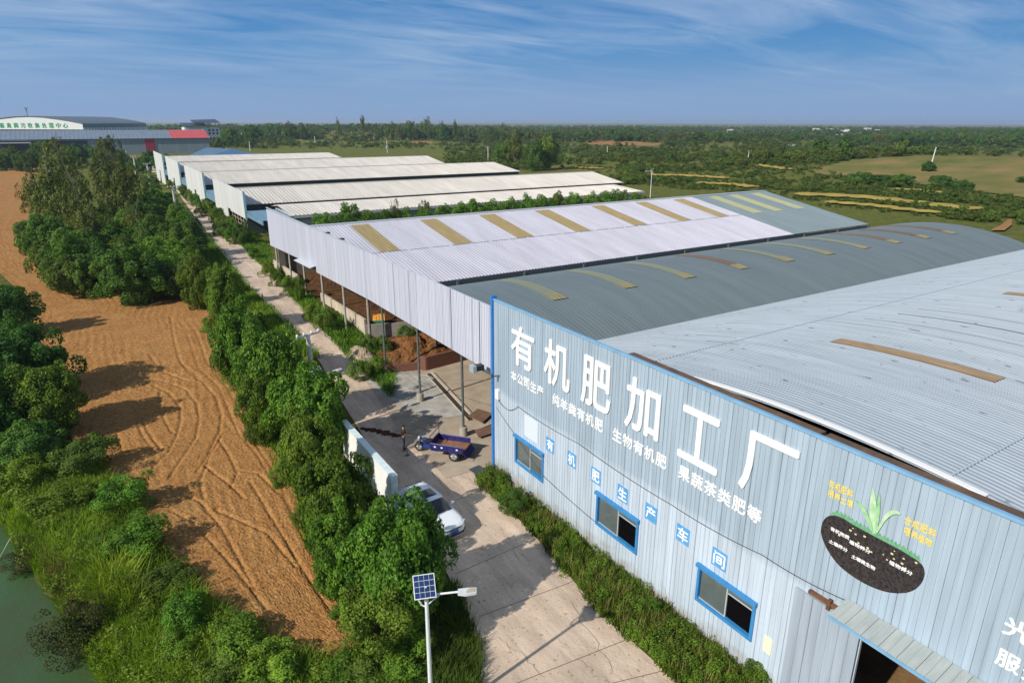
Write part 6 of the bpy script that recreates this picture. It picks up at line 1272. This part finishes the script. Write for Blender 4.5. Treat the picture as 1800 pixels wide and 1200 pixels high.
# scrub over the plain: the largest in the picture as individuals, the rest as one mass
srng = np.random.default_rng(21); cand = []
MEAD = [(1430, 304), (1500, 280), (1600, 273), (1720, 274), (1800, 276), (1800, 352), (1770, 345), (1660, 330), (1540, 318)]
STRW = [[(1380, 337), (1560, 347), (1730, 366), (1730, 376), (1560, 359), (1380, 349)], [(1440, 352), (1600, 367), (1700, 376), (1700, 384), (1600, 378), (1440, 363)], [(1120, 304), (1290, 309), (1290, 320), (1120, 314)], [(1220, 319), (1330, 326), (1330, 336), (1220, 328)], [(1565, 330), (1670, 337), (1670, 346), (1565, 339)], [(1020, 246), (1170, 248), (1170, 260), (1020, 258)], [(620, 236), (765, 246), (765, 256), (620, 247)], [(995, 292), (1065, 294), (1065, 303), (995, 301)], [(1725, 412), (1755, 384), (1790, 384), (1790, 412)]]
def wn(x, y, s, o): return mnoise.noise(Vector((x/s, y/s, o)))
for t_ in range(26000):
    px, py = srng.uniform(370, 1800), 228+172*srng.random()**1.25
    if py > 262 and px < 780: continue
    if py > 300 and px < 1090: continue
    if py > 345+0.125*(px-1350) and px > 1350: continue
    if py > 345-(1350-px)*0.076 and px <= 1350: continue
    if in_poly(px, py, MEAD) or any(in_poly(px, py, S_) for S_ in STRW): continue
    p = G(px, py); x, y = p[0], p[1]; dist = math.hypot(x, y)
    if dist > 1500 or dist < 90: continue
    # hedge lines run across the view, so the clumping is stretched sideways
    u_, v_ = x*0.8-y*0.6, x*0.6+y*0.8
    c = wn(u_, v_*2.6, 55, 3)+0.55*wn(u_, v_*2.2, 17, 8)
    if c < 0.03+srng.normal()*0.14: continue
    if px > 1130 and py > 300 and srng.random() < 0.35: continue
    r = srng.uniform(0.8, 2.0)*(1+0.9*max(c, 0))*(0.62 if px > 1130 and py > 300 else (1 if dist < 300 else 1.3)); h = r*srng.uniform(0.8, 1.4)
    if srng.random() < 0.05: h *= 1.8
    cand.append((r*F_PX/dist, x, y, p[2], r, h, int(srng.integers(5))))
    if len(cand) >= 3600: break
cand.sort(key=lambda c: -c[0]); NI = 240
for c in cand[:NI]: 
    bush(c[1], c[2], c[3], c[4], c[5], SCRUB, 'scrub_bush', 'green bush of the overgrown plain beyond the shed roofs', 'bush', 'bushes of the overgrown plain')
def mass(name, items, variants, m, label, cat, seed):
    """many small crowns in one object"""
    Vs, Fs, k = [], [], 0; rng = np.random.default_rng(seed)
    for (x, y, z, r, h, vi) in items:
        V, F = variants[vi % len(variants)]; a = rng.uniform(0, 6.28); ca, sa = math.cos(a), math.sin(a)
        W = np.stack([(V[:, 0]*ca-V[:, 1]*sa)*r+x, (V[:, 0]*sa+V[:, 1]*ca)*r+y, V[:, 2]*h/2+z-0.05*h], -1)
        Vs.append(W); Fs.append(F+k); k += len(V)
    o = bpy.data.objects.new(name, np_mesh(name, np.concatenate(Vs), np.concatenate(Fs), m)); COL.objects.link(o); o['kind'] = 'stuff'; o['label'] = label; o['category'] = cat; return o
def variants(n, leaf, k, seed, **kw):
    out = []
    for i in range(k):
        rng = np.random.default_rng(seed+i); P, Nn = crown_pts(n, rng, **kw); out.append(leaf_quads(P, Nn, np.full(n, leaf), rng))
    return out
V160 = variants(230, 0.38, 5, 300, clumps=14, cr=(0.25, 0.45), lump=0.22); V70 = variants(90, 0.5, 5, 320, clumps=10, cr=(0.28, 0.5), lump=0.25)
for t_ in range(5200):
    px, py = srng.uniform(1050, 1800), srng.uniform(296, 415)
    if (py > 345+0.125*(px-1350) and px > 1350) or (py > 345-(1350-px)*0.076 and px <= 1350): continue
    if in_poly(px, py, MEAD) or any(in_poly(px, py, S_) for S_ in STRW): continue
    p = G(px, py)
    if wn(p[0], p[1]*2, 14, 4) < -0.15+srng.normal()*0.15: continue
    if any(np.min(np.hypot(c_[:, 0]-p[0], c_[:, 1]-p[1])) < w_*0.75 for c_, n_, w_ in STRAW_LINES): continue
    r = srng.uniform(0.35, 0.9); cand.append((0, p[0], p[1], p[2], r, r*srng.uniform(0.8, 1.3), int(srng.integers(5))))
for t_ in range(3000):
    px, py = srng.uniform(380, 1800), 232+70*srng.random()
    if (py > 262 and px < 780) or (py > 290 and px < 1090): continue
    if in_poly(px, py, MEAD) or any(in_poly(px, py, S_) for S_ in STRW): continue
    p = G(px, py)
    if math.hypot(p[0], p[1]) > 1200: continue
    r = srng.uniform(0.45, 1.2); cand.append((0, p[0], p[1], p[2], r, r*srng.uniform(0.7, 1.3), int(srng.integers(5))))
for c_, n_, w_ in STRAW_LINES:     # bushes along the terrace edges
    for q in range(55):
        k_ = int(srng.integers(40)); sd = 1 if srng.random() < 0.5 else -1; p = c_[k_]+n_[k_]*sd*w_*srng.uniform(0.75, 1.5); r = srng.uniform(0.35, 0.8)
        cand.append((0, p[0], p[1], float(zg(p[0], p[1])), r, r*srng.uniform(0.9, 1.5), int(srng.integers(5))))
it = cand[NI:]; sel = [srng.random() < 0.5 for _ in it]
mass('scrub', [c[1:] for c, s_ in zip(it, sel) if s_], V160, LM['scrub'], 'smaller scrub spread over the far plain', 'scrub', 1)
mass('scrub', [c[1:] for c, s_ in zip(it, sel) if not s_], V160, LM['grove'], 'darker scrub spread over the far plain', 'scrub', 2)
fw = []; fw2 = []
for t_ in range(5200):
    px = srng.uniform(-30, 1830); d = ray(px, 300); a = math.atan2(d[0], d[1]); dist = 620*(2600/620)**(srng.random()**0.8)
    x, y = dist*math.sin(a), dist*math.cos(a)
    if px < 420 and dist < 760: continue
    c = wn(x, y, 160, 5)+0.5*wn(x, y, 60, 2)
    if c < -0.25+srng.normal()*0.15: continue
    r = srng.uniform(3, 6.5)*(1+dist/3500); h = srng.uniform(4.5, 8.5)*(1+0.45*max(0, c))
    (fw if srng.random() < 0.6 else fw2).append((x, y, float(zg(x, y)) if dist < 1400 else 1.8, r, h, int(srng.integers(5))))
mass('far_wood', fw, V70, LM['dark'], 'dark far-off woodland along the horizon', 'woodland', 3)
mass('far_wood', fw2, V70, LM['scrub'], 'olive far-off woodland along the horizon', 'woodland', 4)

# ------------------------------------------------------------------ grass and weeds
def blades(name, pts, m, label, cat, hgt=(0.25, 0.6), per=10, spread=0.22, wd=0.03, seed=1, lean=0.5):
    rng = np.random.default_rng(seed); P = np.repeat(np.asarray(pts), per, axis=0); n = len(P)
    sc_ = np.repeat(rng.uniform(0.7, 1.3, len(pts)), per)
    a = rng.uniform(0, 6.28, n); rr = spread*np.sqrt(rng.random(n))*sc_; base = P+np.stack([np.cos(a)*rr, np.sin(a)*rr, np.zeros(n)-0.04], -1)
    h = rng.uniform(hgt[0], hgt[1], n)*sc_; b = rng.uniform(0, 6.28, n); l = h*lean*rng.random(n)
    dirv = np.stack([np.cos(b), np.sin(b), np.zeros(n)], -1); side = np.stack([-np.sin(b), np.cos(b), np.zeros(n)], -1)*(wd*(0.6+0.8*rng.random(n)))[:, None]
    up = np.stack([np.zeros(n), np.zeros(n), h], -1); mid = base+up*0.6+dirv*(l*0.35)[:, None]; tip = base+up+dirv*l[:, None]
    V = np.stack([base-side*0.5, base+side*0.5, mid+side*0.5, mid-side*0.5, tip+side*0.06, tip-side*0.06], 1).reshape(-1, 3)
    k = np.arange(n)[:, None]*6; F = np.concatenate([k+np.array([[0, 1, 2, 3]]), k+np.array([[3, 2, 4, 5]])])
    o = bpy.data.objects.new(name, np_mesh(name, V, F, m)); COL.objects.link(o); o['kind'] = 'stuff'; o['label'] = label; o['category'] = cat; return o
def scatter(poly, n, seed, test=None):
    rng = np.random.default_rng(seed); xs = [p[0] for p in poly]; ys = [p[1] for p in poly]; out = []; tries = 0
    while len(out) < n and tries < n*30:
        tries += 1; x, y = rng.uniform(min(xs), max(xs)), rng.uniform(min(ys), max(ys))
        if in_poly(x, y, poly):
            p = G(x, y)
            if test is None or test(p): out.append(p)
    return out
WEED = [(868, 822), (838, 850), (905, 905), (978, 985), (1048, 1070), (1190, 1200), (1290, 1270), (1420, 1270), (1420, 1200), (1330, 1160), (1230, 1090), (1130, 1015), (1000, 915), (905, 850)]
wt = lambda p: p[0] < FXW-0.15
wt2 = lambda p: wt(p) and wn(p[0], p[1], 1.3, 6) > -0.12
blades('weeds', scatter(WEED, 2600, 1, wt2), LM['weed'], 'grass and weeds growing along the factory front', 'weeds', (0.15, 0.62), 12, 0.25, 0.035, 1, 0.8)
blades('weeds', scatter(WEED, 260, 2, wt), LM['dry'], 'dry stalks among the weeds along the factory front', 'weeds', (0.4, 0.95), 9, 0.2, 0.025, 2, 0.6)
VB = variants(300, 0.19, 4, 400, clumps=11, cr=(0.3, 0.5), lump=0.25)
wr = np.random.default_rng(9)
mass('weeds', [(p[0], p[1], p[2], wr.uniform(0.2, 0.5), wr.uniform(0.35, 0.95), int(wr.integers(4))) for p in scatter(WEED, 480, 3, wt)], VB, LM['tree'], 'leafy weeds growing along the factory front', 'weeds', 5)
for px, py, wp, hp, lab in [(1335, 1185, 60, 60, 'young shrub with yellow-tipped leaves at the factory wall beside the sliding door'), (1035, 945, 26, 26, 'bright pale green round plant against the factory wall below the second window'), (900, 880, 60, 50, 'dark weed clump at the corner of the factory front'), (1150, 1065, 40, 40, 'tall weed clump against the factory wall between second and third window')]:
    bush(*place(px, py, wp, hp), BUSHM[:2] if py > 900 else BUSHM[2:3], 'weed_bush', lab, 'bush')
VERGE = [(845, 1140), (800, 1020), (770, 1060), (700, 1110), (640, 1210), (832, 1330), (842, 1220)]
blades('verge_grass', scatter(VERGE, 1500, 4), LM['weed'], 'grass on the road verge round the nearest lamp', 'grass', (0.2, 0.55), 12, 0.25, 0.03, 4, 0.8)
RV = [(690, 700), (650, 662), (600, 612), (560, 572), (520, 530), (482, 487), (440, 450), (412, 415), (425, 400), (470, 430), (478, 465), (540, 515), (560, 535), (650, 592), (690, 640)]
blades('verge_grass', scatter(RV, 2600, 5), LM['grass'], 'grass on the verge between road and sheds', 'grass', (0.15, 0.5), 10, 0.4, 0.05, 5, 0.8)
FE = [(330, 500), (372, 545), (400, 640), (440, 750), (505, 850), (545, 960), (612, 1060), (660, 1110), (645, 950), (560, 800), (480, 640), (400, 540), (350, 490)]
blades('field_margin_grass', scatter(FE, 1300, 6), LM['grass'], 'grass and weeds on the field margin under the roadside trees', 'grass', (0.2, 0.6), 10, 0.35, 0.05, 6, 0.8)
BANK = [(-20, 800), (60, 790), (140, 800), (230, 880), (290, 1000), (385, 1085), (470, 1140), (570, 1180), (650, 1170), (700, 1240), (60, 1260), (120, 1200), (125, 1120), (100, 1040), (40, 970), (-20, 930)]
bt = lambda p: p[2] > -1.1
blades('bank_grass', scatter(BANK, 6500, 7, bt), LM['bank'], 'long grass on the slope between field and pond', 'grass', (0.3, 0.8), 12, 0.3, 0.035, 7, 1.0)
blades('bank_grass', scatter([(60, 960), (130, 1000), (170, 1060), (200, 1090), (150, 1100), (110, 1040), (60, 940)], 800, 8, bt), LM['dry'], 'dry straw-coloured grass at the pond edge', 'grass', (0.3, 0.7), 10, 0.3, 0.03, 8, 1.2)
blades('reeds', scatter([(160, 990), (240, 985), (240, 1090), (190, 1085)], 160, 9, bt), LM['bank'], 'bright arching reeds on the pond slope', 'reeds', (0.8, 1.3), 14, 0.25, 0.05, 9, 1.2)
mass('bank_weeds', [(p[0], p[1], p[2], wr.uniform(0.3, 0.75), wr.uniform(0.4, 1.1), int(wr.integers(4))) for p in scatter(BANK, 420, 10, bt)], VB, LM['fresh'], 'leafy weeds on the slope between field and pond', 'weeds', 6)
LV = [(345, 390), (385, 437), (430, 500), (500, 567), (560, 632), (530, 620), (470, 570), (415, 520), (385, 480), (350, 430)]
blades('verge_grass', scatter(LV, 1400, 12), LM['grass'], 'grass on the left verge between the far road and the trees', 'grass', (0.2, 0.6), 10, 0.45, 0.06, 12, 0.8)
GE = [(30, 400), (60, 440), (75, 470), (110, 515), (230, 512), (330, 520), (345, 490), (300, 470), (120, 470), (60, 400)]
blades('grove_edge_grass', scatter(GE, 900, 11), LM['grass'], 'grass along the edge of the grove', 'grass', (0.3, 0.8), 10, 0.6, 0.09, 11, 0.8)
# reed stalk bending over the water
p0 = G(48, 940); p1 = FZ(-5, 987, -0.6); w = MB(); w.tube([p0+np.array([0, 0, 0.1]), (p0+p1)/2+np.array([0, 0, 0.55]), p1], [0.03, 0.025, 0.01], 6); top(w, 'reed_stalk', mat('straw_stalk', (0.55, 0.50, 0.30), 0.7), 'single pale reed stalk bent over the pond at the left edge', 'reed')
# ------------------------------------------------------------------ air
hz_ = MB(); hz_.box(-5200, 7200, -600, 8200, -9.0, 34.0)
ho = bpy.data.objects.new('haze', hz_.mesh('haze', None)); COL.objects.link(ho); ho['kind'] = 'stuff'
hm = bpy.data.materials.new('haze_air'); hm.use_nodes = True; hn = hm.node_tree; hn.nodes.remove(hn.nodes['Principled BSDF'])
pv = hn.nodes.new('ShaderNodeVolumePrincipled'); pv.inputs['Color'].default_value = (0.72, 0.85, 1.0, 1); pv.inputs['Density'].default_value = 0.00015; pv.inputs['Anisotropy'].default_value = 0.2
hn.links.new(pv.outputs[0], hn.nodes['Material Output'].inputs['Volume']); ho.data.materials.append(hm)
